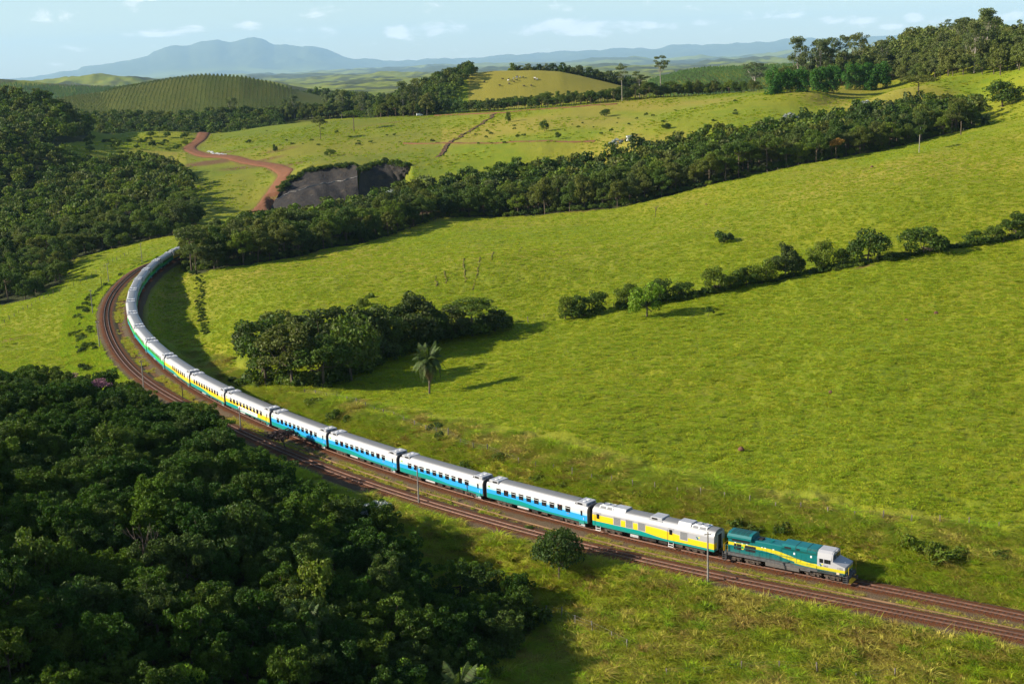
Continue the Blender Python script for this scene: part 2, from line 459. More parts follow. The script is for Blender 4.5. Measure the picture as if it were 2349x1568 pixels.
def N(nodes, typ, **kw):
    n = nodes.new(typ)
    for k, v in kw.items():
        if hasattr(n, k):
            setattr(n, k, v)
        else:
            n.inputs[k].default_value = v
    return n

def mixc(nodes, links, fac, a, b, blend='MIX'):
    n = nodes.new('ShaderNodeMix'); n.data_type = 'RGBA'; n.blend_type = blend
    for sock, v in ((n.inputs[0], fac), (n.inputs[6], a), (n.inputs[7], b)):
        if hasattr(v, 'is_linked') or hasattr(v, 'links'):
            links.new(v, sock)
        elif isinstance(v, (int, float)):
            sock.default_value = v
        else:
            sock.default_value = tuple(v) + (1,) if len(v) == 3 else v
    return n.outputs[2]

def mth(nodes, links, op, a, b=None, c=None, clamp=False):
    n = nodes.new('ShaderNodeMath'); n.operation = op; n.use_clamp = clamp
    for i, v in enumerate((a, b, c)):
        if v is None: continue
        if hasattr(v, 'links'): links.new(v, n.inputs[i])
        else: n.inputs[i].default_value = v
    return n.outputs[0]

def ramp(nodes, links, src, lo, hi, a=0.0, b=1.0, smooth=True):
    n = nodes.new('ShaderNodeMapRange'); n.interpolation_type = 'SMOOTHSTEP' if smooth else 'LINEAR'
    links.new(src, n.inputs[0])
    n.inputs[1].default_value = lo; n.inputs[2].default_value = hi
    n.inputs[3].default_value = a; n.inputs[4].default_value = b
    return n.outputs[0]

def noise(nodes, links, scale, detail=4, rough=0.55, vec=None, dist=0.0):
    n = nodes.new('ShaderNodeTexNoise')
    n.inputs['Scale'].default_value = scale; n.inputs['Detail'].default_value = detail
    n.inputs['Roughness'].default_value = rough; n.inputs['Distortion'].default_value = dist
    if vec is not None: links.new(vec, n.inputs['Vector'])
    return n.outputs['Fac']

def pos(nodes):
    return nodes.new('ShaderNodeNewGeometry').outputs['Position']

def plain(name, col, rough=0.6, metal=0.0, var=0.12, scale=3.0, spec=0.4, bump=0.0, obj_coord=True):
    m, n, l, p = new_mat(name)
    vec = n.new('ShaderNodeTexCoord').outputs['Object'] if obj_coord else pos(n)
    f = noise(n, l, scale, 4, 0.6, vec)
    c = mixc(n, l, ramp(n, l, f, 0.3, 0.7), [x * (1 - var) for x in col], [min(1, x * (1 + var)) for x in col])
    l.new(c, p.inputs['Base Color'])
    p.inputs['Roughness'].default_value = rough; p.inputs['Metallic'].default_value = metal
    p.inputs['Specular IOR Level'].default_value = spec
    if bump:
        b = n.new('ShaderNodeBump'); b.inputs['Strength'].default_value = bump; b.inputs['Distance'].default_value = 0.1
        l.new(f, b.inputs['Height']); l.new(b.outputs[0], p.inputs['Normal'])
    return m

# --- the land: pasture, forest floor, bare red earth
def land_material():
    m, n, l, p = new_mat('land')
    P = pos(n)
    att = n.new('ShaderNodeAttribute'); att.attribute_name = 'cover'
    sep = n.new('ShaderNodeSeparateColor'); l.new(att.outputs['Color'], sep.inputs[0])
    wood, earth, dry = sep.outputs[0], sep.outputs[1], sep.outputs[2]
    big = noise(n, l, 0.012, 4, 0.55, P); mid = noise(n, l, 0.11, 4, 0.6, P, 0.3); fine = noise(n, l, 0.9, 5, 0.65, P)
    tiny = noise(n, l, 4.5, 3, 0.6, P)
    c = mixc(n, l, ramp(n, l, mid, 0.32, 0.68), GRASS_A, GRASS_B)
    c = mixc(n, l, mth(n, l, 'MULTIPLY', ramp(n, l, big, 0.36, 0.66), 0.6), c, GRASS_C)
    c = mixc(n, l, dry, c, GRASS_DRY)
    c = mixc(n, l, mth(n, l, 'MULTIPLY', ramp(n, l, fine, 0.42, 0.30), 0.55), c, (0.050, 0.066, 0.010))
    c = mixc(n, l, mth(n, l, 'MULTIPLY', ramp(n, l, tiny, 0.6, 0.8), 0.35), c, (0.30, 0.29, 0.07))
    # rare bare patches
    c = mixc(n, l, mth(n, l, 'MULTIPLY', ramp(n, l, noise(n, l, 0.21, 3, 0.7, P, 0.5), 0.755, 0.79), 0.7), c, (0.19, 0.085, 0.04))
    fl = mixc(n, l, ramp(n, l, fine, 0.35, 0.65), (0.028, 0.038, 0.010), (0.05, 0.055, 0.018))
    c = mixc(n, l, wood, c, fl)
    ea = mixc(n, l, ramp(n, l, fine, 0.3, 0.7), (0.095, 0.045, 0.022), (0.17, 0.088, 0.044))
    em = mth(n, l, 'MULTIPLY', earth, ramp(n, l, mth(n, l, 'ADD', mth(n, l, 'MULTIPLY', mid, 0.5), mth(n, l, 'MULTIPLY', fine, 0.5)), 0.36, 0.52), clamp=True)
    em = mth(n, l, 'MAXIMUM', em, ramp(n, l, earth, 0.75, 1.0))
    c = mixc(n, l, em, c, ea)
    l.new(c, p.inputs['Base Color'])
    p.inputs['Roughness'].default_value = 0.9
    p.inputs['Specular IOR Level'].default_value = 0.15
    h = mth(n, l, 'ADD', mth(n, l, 'MULTIPLY', fine, 1.0), mth(n, l, 'MULTIPLY', tiny, 0.35))
    b = n.new('ShaderNodeBump'); b.inputs['Strength'].default_value = 0.9; b.inputs['Distance'].default_value = 0.45
    l.new(h, b.inputs['Height']); l.new(b.outputs[0], p.inputs['Normal'])
    return m
GRASS_A, GRASS_B, GRASS_C, GRASS_DRY = (0.140, 0.196, 0.007), (0.190, 0.220, 0.009), (0.240, 0.226, 0.014), (0.28, 0.225, 0.036)
M_LAND = land_material()

# ------------------------------------------------------------------ the ground, one sheet to the horizon
def poly_mask(x, y, poly, soft=0.0):
    """inside test for plan polygons"""
    px, py = poly[:, 0], poly[:, 1]
    inside = np.zeros(len(x), bool)
    j = len(px) - 1
    for i in range(len(px)):
        c = ((py[i] > y) != (py[j] > y)) & (x < (px[j] - px[i]) * (y - py[i]) / (py[j] - py[i] + 1e-12) + px[i])
        inside ^= c
        j = i
    return inside

def ground_at(px, py, dmin=60.0, dmax=4000.0):
    """where sight lines first meet the ground"""
    px = np.atleast_1d(np.asarray(px, float)); py = np.atleast_1d(np.asarray(py, float))
    u, w = sight(px, py)
    D = np.geomspace(dmin, dmax, 700)
    X = u[:, None] * D; Y = np.broadcast_to(D, X.shape)
    Z = EYE + w[:, None] * D
    G = land(X.ravel(), Y.ravel(), False).reshape(X.shape)
    below = Z < G
    k = np.where(below.any(1), below.argmax(1), len(D) - 1)
    k = np.maximum(k, 1); r = np.arange(len(k))
    g0 = (Z - G)[r, k - 1]; g1 = (Z - G)[r, k]
    t = np.clip(g0 / (g0 - g1 + 1e-9), 0, 1)
    d = D[k - 1] + (D[k] - D[k - 1]) * t
    return np.stack([u * d, d, land(u * d, d, False)], 1)

# plan outlines of the woods (used for the forest floor and for planting)
def outline(pts):
    return np.array([(at_z(*p) if len(p) == 3 else ground_at(p[0], p[1])[0])[:2] for p in pts])
TH = 6.0
NEAR_WOOD = outline([(-260, 830, 6 + TH), (0, 812, 3 + TH), (120, 824, 2 + TH), (250, 858, 1 + TH), (330, 893, TH), (400, 925, TH), (470, 935, TH), (510, 980, TH), (580, 1030, TH - 1), (660, 1075, TH - 1), (770, 1125, TH - 1), (860, 1150, TH - 2), (930, 1215, TH - 2),
                     (960, 1260, 2), (1040, 1285, 1), (1150, 1310, 0), (1240, 1345, 0), (1235, 1420, -4), (1160, 1500, -5), (1090, 1600, -5), (1050, 1800, -5), (300, 1800, 6), (-400, 1800, 12)])
GALLERY = outline([(415, 585, 1.0), (440, 622, 1.5), (560, 606, 2.0), (700, 583, 1.5), (850, 545, 2.0), (1000, 503, 2.0), (1110, 490, 3), (1240, 488, 4), (1400, 482, 7), (1520, 452, 11), (1620, 425, 15), (1740, 400, 18), (1880, 372, 22), (2000, 345, 25), (2120, 318, 28), (2235, 292, 31),
                   (2245, 272), (2160, 262), (2060, 272), (1900, 300), (1700, 338), (1500, 370), (1400, 385), (1200, 405), (1080, 430), (960, 455), (880, 480), (780, 503), (700, 522), (600, 543), (500, 568), (440, 585)])
VALLEY_WOOD = outline([(-300, 720, -14), (0, 700, -10), (70, 690, -8.5), (150, 655, -8), (145, 640, -9), (180, 600, -9), (320, 560, -5), (420, 545, -3), (450, 515, -2), (446, 480), (440, 440), (425, 410), (390, 395), (330, 385), (250, 392), (170, 378), (110, 352), (0, 350), (-300, 352)])
HILL_WOOD = outline([(-250, 350), (0, 348), (110, 348), (190, 322), (225, 300), (245, 292), (400, 292), (440, 283)])
HILL_WOOD = np.vstack([HILL_WOOD, [(-250, 1090), (-620, 1090), (-620, 900)]])

NU, R_STEP = 640, 0.0068
def make_ground():
    U = np.linspace(-0.53, 0.53, NU)
    D = np.exp(np.arange(math.log(58), math.log(71000), R_STEP))
    X = (U[None, :] * D[:, None]).ravel(); Y = np.repeat(D, NU)
    Z = land(X, Y)
    V = np.stack([X, Y, Z], 1)
    i = np.arange((len(D) - 1) * (NU - 1)); r, c = i // (NU - 1), i % (NU - 1)
    a = r * NU + c
    F = np.stack([a, a + 1, a + NU + 1, a + NU], 1)
    me = fast_mesh('ground', V, F, M_LAND, smooth=True)
    wood = np.zeros(len(X)); earth = np.zeros(len(X)); dry = np.zeros(len(X))
    jx, jy = X + 5 * fbm(X / 12, Y / 12, 2, 71), Y + 5 * fbm(X / 12 + 50, Y / 12, 2, 72)
    for poly in (NEAR_WOOD, GALLERY, VALLEY_WOOD, HILL_WOOD):
        wood = np.maximum(wood, poly_mask(jx, jy, poly))
    # far hills: woods and plantations against pasture
    fn = fbm(X / Y * 34, np.log(Y) * 11, 4, 21)
    farw = sstep(-0.25, -0.05, fn) * sstep(1500, 2100, Y)
    wood = np.maximum(wood, np.maximum(0.0 * farw, (0.22 + .68 * sstep(-.08, .10, fn)) * sstep(1350, 1600, Y)))
    wood = np.maximum(wood, 0.85 * sstep(46000, 52000, Y))
    u = X / Y
    past = (Y > 1080) & (Y < 1420) & (u > sight(1075, 200)[0]) & (u < sight(1480, 200)[0])
    dry[past] = 0.75
    plant = (Y > 1250) & (Y < 2600) & (u < sight(740, 200)[0])
    wood[plant] = 0.72; 
    nearb = Y < 720
    d1, s1 = chunk_dist(X[nearb], Y[nearb], TRK1, True); d2 = chunk_dist(X[nearb], Y[nearb], TRK2)
    dd = np.minimum(d1, d2)
    earth[nearb] = np.maximum(earth[nearb], 0.55 * (1 - sstep(2.6, 5.0, dd)))
    s2 = chunk_dist(X[nearb], Y[nearb], TRK2, True)[1]
    earth[nearb] = np.where((s1 < 0) & (s2 > 0) & (dd < 5.5), 0.97, earth[nearb])
    verge = (1 - sstep(12, 19, d1)) * (s1 > 0) * sstep(3.5, 6, d1) + 0.0
    dry[nearb] = np.maximum(dry[nearb], verge * (0.25 + 0.6 * sstep(-0.1, 0.25, fbm(X[nearb] / 6, Y[nearb] / 6, 3, 31))))
    lo = nearb & (Y < 175)
    side = np.zeros(len(X), bool); side[nearb] = s1 < 0
    lo &= side
    dry[lo] = np.maximum(dry[lo], 0.15 + 0.75 * sstep(0.0, 0.3, fbm(X[lo] / 14, Y[lo] / 10, 3, 33)) * (1 - sstep(148, 158, Y[lo])))
    rank = (Y < 215) & side & (wood < .5); rank[nearb] &= d2 > 3.5
    wood[rank] = .22  # ground colour darkened so the gaps between tussocks look shaded
    vg = np.zeros(len(X)); vg[nearb] = verge
    fy = (Y > 300) & (Y < 900)
    dry[fy] = np.maximum(dry[fy], 0.7 * sstep(-0.15, 0.35, fbm(X[fy] / 70, Y[fy] / 90, 3, 35)) * sstep(300, 460, Y[fy]))
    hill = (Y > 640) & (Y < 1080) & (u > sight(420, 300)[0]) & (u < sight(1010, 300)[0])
    wood[hill] = np.maximum(wood[hill], .20 + .12 * sstep(-.2, .3, fbm(X[hill] / 30, Y[hill] / 30, 3, 37)) * (1 - sstep(sight(900, 300)[0], sight(1010, 300)[0], u[hill]))); dry[hill] *= .3  # slope faces away from the sun: its shade is put into the ground colour
    rd = (Y > 550) & (Y < 1150) & (X < 0)
    dr = chunk_dist(X[rd], Y[rd], ROAD)
    earth[rd] = np.maximum(earth[rd], 0.85 * (1 - sstep(3.5, 7.0, dr)))
    for (px, py, z, rx, ry, k) in EARTH_PATCHES:
        q = at_z(px, py, z)
        e = 1 - sstep(0.5, 1.1, np.hypot((X - q[0]) / rx, (Y - q[1]) / ry))
        earth = np.maximum(earth, k * e)
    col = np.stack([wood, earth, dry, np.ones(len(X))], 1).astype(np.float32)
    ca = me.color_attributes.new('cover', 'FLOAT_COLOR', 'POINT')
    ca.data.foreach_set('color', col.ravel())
    o = obj('ground', me)
    tag(o, 'rolling green pasture and hills running to the horizon', kind='structure')
    return o
EARTH_PATCHES = [(480, 372, 10.5, 22, 16, 0.95), (560, 385, 9.5, 18, 10, 0.8), (500, 350, 13.5, 14, 6, 1.0), (600, 372, 11, 18, 9, 0.8), (660, 385, 10.5, 14, 8, 0.75), (640, 345, 16, 16, 10, 0.55), (560, 333, 18, 20, 7, 0.5),
                 (460, 282, 24, 18, 14, 1.0), (1290, 490, 4.5, 10, 3, 0.7), (1440, 318, 24, 9, 5, 0.9), (985, 268, 29.5, 60, 5, 0.55), (850, 285, 26, 40, 4, 0.5), (30, 778, -6, 7, 4, 0.8), (1985, 612, 13, 3.5, 1.2, 1.0), (2105, 592, 15, 3, 1.0, 1.0), (1345, 487, 5.5, 7, 1.6, .9), (1640, 668, 9, 1.5, .8, 1.0)]

# ------------------------------------------------------------------ railway: ballast, sleepers, rails
def ballast_material():
    m, n, l, p = new_mat('ballast')
    P = pos(n)
    uv = n.new('ShaderNodeAttribute'); uv.attribute_name = 'lateral'
    lat = uv.outputs['Fac']
    st = n.new('ShaderNodeTexVoronoi'); st.inputs['Scale'].default_value = 9.0; l.new(P, st.inputs['Vector'])
    f = noise(n, l, 0.5, 4, 0.65, P, 0.4); g = noise(n, l, 6.0, 3, 0.6, P)
    grey = mixc(n, l, g, (0.058, 0.043, 0.027), (0.135, 0.100, 0.064))
    red = mixc(n, l, g, (0.072, 0.028, 0.012), (0.155, 0.060, 0.025))
    c = mixc(n, l, ramp(n, l, mth(n, l, 'ADD', lat, mth(n, l, 'MULTIPLY', mth(n, l, 'SUBTRACT', f, 0.5), 1.6)), 1.3, 2.1), red, grey)
    c = mixc(n, l, 0.35, c, mixc(n, l, 0.85, st.outputs['Color'], (.6, .6, .6)), 'MULTIPLY')
    c = mixc(n, l, 1.0, c, (1.25, 1.2, 1.15), 'MULTIPLY')
    l.new(c, p.inputs['Base Color']); p.inputs['Roughness'].default_value = 0.95; p.inputs['Specular IOR Level'].default_value = 0.1
    b = n.new('ShaderNodeBump'); b.inputs['Strength'].default_value = 1.0; b.inputs['Distance'].default_value = 0.08
    l.new(st.outputs['Distance'], b.inputs['Height']); l.new(b.outputs[0], p.inputs['Normal'])
    return m
M_BALLAST = ballast_material()
M_SLEEPER = plain('sleeper', (0.085, 0.050, 0.034), 0.9, var=0.35, scale=2.5, spec=0.1)
M_RAIL = plain('rail_rust', (0.13, 0.060, 0.036), 0.55, 0.25, var=0.3, scale=1.2)
M_RAILTOP = plain('rail_head', (0.22, 0.17, 0.14), 0.4, 0.7, var=0.1)

def frames(L):
    T = np.gradient(L, axis=0); T /= np.linalg.norm(T, axis=1)[:, None]
    return T, np.stack([T[:, 1], -T[:, 0]], 1)
def sweep(name, L, prof, mats, mat_of=None, smooth=False, zfun=None, attr=None):
    T, Rn = frames(L)
    n, k = len(L), len(prof)
    V = np.zeros((n, k, 3))
    for j, (a, z) in enumerate(prof):
        V[:, j, :2] = L + Rn * a
        V[:, j, 2] = z if zfun is None else zfun(V[:, j, 0], V[:, j, 1], a) + z
    i = np.arange((n - 1) * (k - 1)); r, c = i // (k - 1), i % (k - 1)
    A = r * k + c
    me = fast_mesh(name, V.reshape(-1, 3), np.stack([A, A + 1, A + k + 1, A + k], 1), None, smooth)
    for m in mats: me.materials.append(m)
    if mat_of is not None:
        me.polygons.foreach_set('material_index', np.array([mat_of[q] for q in c], dtype=np.int32))
    if attr is not None:
        a = me.attributes.new(attr, 'FLOAT', 'POINT')
        a.data.foreach_set('value', np.tile(np.array([abs(p[0]) for p in prof], np.float32), n))
    return me

GAUGE = 0.535
def build_track(line, label, n_parts, split):
    root = empty('railway_track')
    tag(root, label, kind='structure')
    L = line
    def lump(x, y, a):
        return 0.10 * fbm(x / 0.9, y / 0.9, 2, 7) * (1 if abs(a) > 1.2 else 0.25)
    obj('ballast_bed', sweep('ballast_bed', resample(L, 0.8), [(-3.3, -0.75), (-2.6, -0.50), (-2.1, -0.30), (-1.5, -0.20), (-0.9, -0.185), (0, -0.19), (0.9, -0.185), (1.5, -0.20), (2.1, -0.30), (2.6, -0.50), (3.3, -0.75)], [M_BALLAST], zfun=lump, attr='lateral'), root)
    for s in (-1, 1):
        c = s * GAUGE
        pr = [(c - .065, -.155), (c - .065, -.135), (c - .012, -.12), (c - .012, -.035), (c - .036, -.03), (c - .036, 0), (c + .036, 0), (c + .036, -.03), (c + .012, -.035), (c + .012, -.12), (c + .065, -.135), (c + .065, -.155)]
        obj('rail', sweep('rail', L, pr, [M_RAIL, M_RAILTOP], [0, 0, 0, 0, 0, 1, 0, 0, 0, 0, 0]), root)
    S = resample(L, 0.62)
    T, _ = frames(S)
    sl = MB().box(-.115, .115, -1.05, 1.05, -.33, -.155).mesh('sleeper', [M_SLEEPER])
    dcam = np.hypot(S[:, 0], S[:, 1])
    u = S[:, 0] / S[:, 1]
    vis = (np.abs(u) < 0.41)
    order = np.argsort(np.where(vis, dcam, 1e9))[:n_parts]
    keep = np.zeros(len(S), bool); keep[order] = True
    rng = random.Random(3)
    mb = MB()
    for i in range(len(S)):
        ang = math.atan2(T[i, 1], T[i, 0]) + rng.uniform(-.02, .02)
        if keep[i]:
            obj('sleeper', sl, root, (S[i, 0], S[i, 1], rng.uniform(-.012, .012)), (0, 0, ang))
        else:
            c, s = math.cos(ang), math.sin(ang)
            pts = [(S[i, 0] + x * c - y * s, S[i, 1] + x * s + y * c, z) for z in (-.3, -.155) for y in (-1.05, 1.05) for x in (-.115, .115)]
            mb.add(pts, [(4, 5, 7, 6), (0, 1, 5, 4), (2, 6, 7, 3), (0, 4, 6, 2), (1, 3, 7, 5)])
    tag(obj('sleepers', mb.mesh('sleepers', [M_SLEEPER]), root), kind='stuff')
    return root

# ------------------------------------------------------------------ vegetation
def leaf_material(name, stops, rough=0.6, trans=0.30, spec=0.22):
    m, n, l, p = new_mat(name)
    oi = n.new('ShaderNodeObjectInfo')
    att = n.new('ShaderNodeAttribute'); att.attribute_name = 'tint'
    cr = n.new('ShaderNodeValToRGB')
    e = cr.color_ramp.elements
    while len(e) < len(stops): e.new(0.5)
    for i, c in enumerate(stops):
        e[i].position = i / max(1, len(stops) - 1); e[i].color = tuple(c) + (1,)
    l.new(oi.outputs['Random'], cr.inputs[0])
    hs = n.new('ShaderNodeHueSaturation')
    l.new(cr.outputs[0], hs.inputs['Color'])
    l.new(ramp(n, l, att.outputs['Fac'], 0, 1, 0.485, 0.515, False), hs.inputs['Hue'])
    l.new(ramp(n, l, att.outputs['Fac'], 0, 1, 0.62, 1.38, False), hs.inputs['Value'])
    l.new(hs.outputs[0], p.inputs['Base Color'])
    p.inputs['Roughness'].default_value = rough; p.inputs['Specular IOR Level'].default_value = spec
    tr = n.new('ShaderNodeBsdfTranslucent'); l.new(mixc(n, l, 1.0, hs.outputs[0], (1.15, 1.25, 0.55), 'MULTIPLY'), tr.inputs['Color'])
    mx = n.new('ShaderNodeMixShader'); mx.inputs[0].default_value = trans
    l.new(p.outputs[0], mx.inputs[1]); l.new(tr.outputs[0], mx.inputs[2])
    l.new(mx.outputs[0], n['Material Output'].inputs['Surface'])
    return m
G_DEEP, G_MID, G_OLIVE, G_GREY, G_LIME = (0.034, 0.064, 0.009), (0.062, 0.104, 0.011), (0.105, 0.118, 0.016), (0.082, 0.102, 0.026), (0.125, 0.165, 0.012)
_d = lambda c, k=.78: tuple(v * k for v in c)
M_LEAF = leaf_material('leaf_forest', [_d(c, 1.12) for c in (G_DEEP, G_MID, G_OLIVE, G_GREY, G_MID, G_LIME, G_MID, G_OLIVE, G_DEEP)])
M_LEAF_HILL = leaf_material('leaf_hill', [(0.115, 0.145, 0.026), (0.15, 0.16, 0.036), (0.085, 0.125, 0.022), (0.135, 0.165, 0.03), (0.11, 0.13, 0.04)])  # olive leaves, brightened to put the sunlight on the hill into the colour
M_LEAF_CANOPY = leaf_material('leaf_canopy', [(0.022, 0.056, 0.006), (0.046, 0.098, 0.008), (0.075, 0.112, 0.011), (0.036, 0.082, 0.010), (0.060, 0.092, 0.018), (0.088, 0.145, 0.010), (0.044, 0.094, 0.008), (0.024, 0.060, 0.007)], spec=.15, rough=.6, trans=.24)
M_LEAF_DARK = leaf_material('leaf_dark', [G_DEEP, G_MID, G_DEEP, G_GREY, G_DEEP, G_MID])
M_LEAF_HEDGE = leaf_material('leaf_hedge', [G_DEEP, G_MID, G_MID, G_LIME, G_MID])
M_LEAF_EUC = leaf_material('leaf_eucalyptus', [(0.085, 0.120, 0.030), (0.125, 0.145, 0.038), (0.10, 0.130, 0.045)])
M_LEAF_YOUNG = leaf_material('leaf_plantation', [(0.085, 0.165, 0.036), (0.11, 0.19, 0.044), (0.095, 0.175, 0.04)])
M_LEAF_BROWN = leaf_material('leaf_plantation_brown', [(0.10, 0.145, 0.040), (0.13, 0.15, 0.05), (0.09, 0.135, 0.036)])
M_LEAF_BAMBOO = leaf_material('leaf_bamboo', [(0.045, 0.135, 0.014), (0.065, 0.155, 0.018)])
M_LEAF_PALM = leaf_material('leaf_palm', [(0.055, 0.085, 0.018), (0.07, 0.10, 0.022)])
M_LEAF_LIME = leaf_material('leaf_lime', [(0.17, 0.26, 0.016), (0.15, 0.24, 0.014)])
M_LEAF_WHITE = leaf_material('leaf_silver', [(0.30, 0.34, 0.31), (0.36, 0.39, 0.36)], trans=0.1)
M_LEAF_PINK = leaf_material('blossom_pink', [(0.22, 0.09, 0.16), (0.26, 0.12, 0.18)], trans=0.2)
M_LEAF_ORANGE = leaf_material('blossom_orange', [(0.36, 0.22, 0.035), (0.32, 0.17, 0.03)], trans=0.2)
M_LEAF_PURPLE = leaf_material('leaf_purple', [(0.036, 0.022, 0.024), (0.045, 0.028, 0.026)], trans=0.1)
M_BARK = plain('bark', (0.11, 0.085, 0.062), 0.9, var=0.4, scale=4, spec=0.1)
M_BARK_PALE = plain('bark_pale', (0.30, 0.27, 0.225), 0.85, var=0.25, scale=3, spec=0.1)
M_FROND_DRY = leaf_material('frond_dry', [(0.13, 0.10, 0.05), (0.16, 0.12, 0.06)], trans=0.15)

def leaves_mesh(name, C, Nn, ln, wd, rng, mat, fold=0.25):
    """kite shaped leaves: centre C, facing Nn, length ln, width wd"""
    n = len(C)
    Nn = Nn / (np.linalg.norm(Nn, axis=1)[:, None] + 1e-9)
    r = rng.normal(size=(n, 3)); A = np.cross(Nn, r); A /= np.linalg.norm(A, axis=1)[:, None] + 1e-9
    B = np.cross(Nn, A)
    ln = np.broadcast_to(ln, n)[:, None]; wd = np.broadcast_to(wd, n)[:, None]
    droop = Nn * (ln * fold)
    V = np.stack([C - A * ln / 2 - droop * .3, C - B * wd / 2 - A * ln * .05, C + A * ln / 2 - droop, C + B * wd / 2 - A * ln * .05 - droop * .25], 1).reshape(-1, 3)
    F = np.arange(4 * n).reshape(n, 4)
    me = fast_mesh(name, V, F, mat)
    at = me.attributes.new('tint', 'FLOAT', 'POINT')
    at.data.foreach_set('value', np.repeat(rng.random(n).astype(np.float32), 4))
    return me

def rand_dirs(rng, n, zmin=-1.0):
    z = rng.uniform(zmin, 1, n); a = rng.uniform(0, 2 * np.pi, n); r = np.sqrt(1 - z * z)
    return np.stack([r * np.cos(a), r * np.sin(a), z], 1)

def crown_points(rng, R, H, zc, nclump, nleaf, squash=0.62, clump=(0.26, 0.44), zmin=-0.35, up=0.35, shell=(0.5, 0.92), jit=0.75):
    """clumps set through a dome of radius R and height H centred at zc; leaves cover the outer side of each clump"""
    d = rand_dirs(rng, nclump, zmin)
    cc = d * rng.uniform(shell[0], shell[1], nclump)[:, None] * np.array([R, R, H / 2]) * rng.uniform(0.8, 1.12, nclump)[:, None]
    cr = rng.uniform(clump[0], clump[1], nclump) * R
    w = cr ** 2; k = rng.choice(nclump, nleaf, p=w / w.sum())
    e = rand_dirs(rng, nleaf, -0.75)
    rad = rng.uniform(0.62, 1.06, nleaf) ** 0.6
    P = cc[k] + e * (cr[k] * rad)[:, None] * np.array([1, 1, squash])
    Nn = e + rng.normal(size=(nleaf, 3)) * jit + np.array([0, 0, up])
    P[:, 2] += zc
    return P, Nn, cc + np.array([0, 0, zc]), cr

def tube_path(mb, pts, r0, r1, n=6):
    for i in range(len(pts) - 1):
        a = r0 + (r1 - r0) * i / (len(pts) - 1); b = r0 + (r1 - r0) * (i + 1) / (len(pts) - 1)
        mb.tube(pts[i], pts[i + 1], a, b, n, cap=(i == len(pts) - 2))

def trunk_mesh(name, rng, H, zc, cc, r, mat, lean=0.3, limbs=6, multi=1):
    mb = MB()
    for s in range(multi):
        ox, oy = (rng.uniform(-.4, .4), rng.uniform(-.4, .4)) if multi > 1 else (0, 0)
        lx, ly = rng.uniform(-lean, lean), rng.uniform(-lean, lean)
        fork = zc - H * 0.18
        pts = [(ox, oy, -0.5), (ox + lx * .2, oy + ly * .2, fork * .35), (ox + lx * .7, oy + ly * .5, fork * .7), (ox + lx, oy + ly, fork)]
        tube_path(mb, pts, r * 1.25, r * 0.7)
        order = np.argsort(rng.random(len(cc)))[:limbs]
        for j in order:
            t = cc[j]; q = np.array(pts[-1]); base = q * rng.uniform(.75, 1.0)
            mid = (base + t) / 2 + np.array([0, 0, -0.12 * H])
            tube_path(mb, [tuple(base), tuple(mid), tuple(t)], r * .5, r * .12, 5)
    return mb.mesh(name, [mat])

class TreeKind:
    """one crown mesh and one trunk mesh, planted many times"""
    def __init__(self, seed, R, H, zc, nclump, nleaf, ln, wd, mat, bark=None, trunk_r=0.16, limbs=6, multi=1, **kw):
        rng = np.random.default_rng(seed)
        P, Nn, cc, cr = crown_points(rng, R, H, zc, nclump, nleaf, **kw)
        self.crown = leaves_mesh('crown', P, Nn, ln * rng.uniform(.7, 1.3, len(P)), wd * rng.uniform(.7, 1.3, len(P)), rng, mat)
        self.trunk = trunk_mesh('trunk', rng, H, zc, cc, trunk_r, bark or M_BARK, limbs=limbs, multi=multi)
        self.R, self.top = R, zc + H / 2
    def plant(self, name, loc, scale, rz, sz=1.0):
        e = empty(name, loc, rz, scale=(scale, scale, scale * sz))
        obj('trunk', self.trunk, e); obj('crown', self.crown, e)
        return e

# broadleaf kinds: radius about 3.4 m, top about 9 m at scale 1
BROAD = [TreeKind(100 + i, R=3.2 + 0.3 * (i % 3), H=7.4 + 0.6 * (i % 4), zc=4.7 + 0.3 * (i % 3), nclump=30 + 5 * (i % 4), nleaf=5200, ln=0.36, wd=0.20,
                  mat=M_LEAF, squash=0.62 + 0.07 * (i % 4), zmin=-0.7, clump=(.16, .34)) for i in range(7)]
CANOPY = [TreeKind(120 + i, R=3.5, H=6.6, zc=4.6 + .2 * (i % 2), nclump=50 + 6 * (i % 3), nleaf=5600, ln=0.40, wd=0.17, mat=M_LEAF_CANOPY, squash=0.75, zmin=-0.6, clump=(.12, .26), jit=1.1, up=.2, shell=(.35, 1.0)) for i in range(6)]
FLAT = [TreeKind(140 + i, R=4.2, H=3.6, zc=7.2, nclump=24, nleaf=3000, ln=0.40, wd=0.22, mat=M_LEAF, squash=0.5, clump=(.2, .34), zmin=-0.3) for i in range(2)]
DARKB = [TreeKind(160 + i, R=3.5, H=8.4, zc=4.2, nclump=32, nleaf=3900, ln=0.42, wd=0.24, mat=M_LEAF_DARK, squash=0.7, zmin=-0.85, clump=(.2, .36)) for i in range(3)]
HEDGE = [TreeKind(180 + i, R=3.0, H=5.2, zc=2.55, nclump=24 + 2 * i, nleaf=2800, ln=0.38, wd=0.22, mat=M_LEAF_HEDGE, squash=0.72, zmin=-0.85) for i in range(4)]
BUSH = [TreeKind(200 + i, R=1.6, H=2.0, zc=0.9, nclump=10, nleaf=600, ln=0.36, wd=0.2, mat=M_LEAF_HEDGE, squash=0.7, zmin=-0.5, trunk_r=.06, limbs=3) for i in range(3)]
EUC = [TreeKind(220 + i, R=3.4, H=14.0 + 2 * i, zc=10.5 + 1.0 * i, nclump=34, nleaf=2600, ln=0.55, wd=0.24, mat=M_LEAF_EUC, bark=M_BARK_PALE, trunk_r=.24, limbs=12, squash=0.6, clump=(.26, .42), zmin=-1) for i in range(3)]
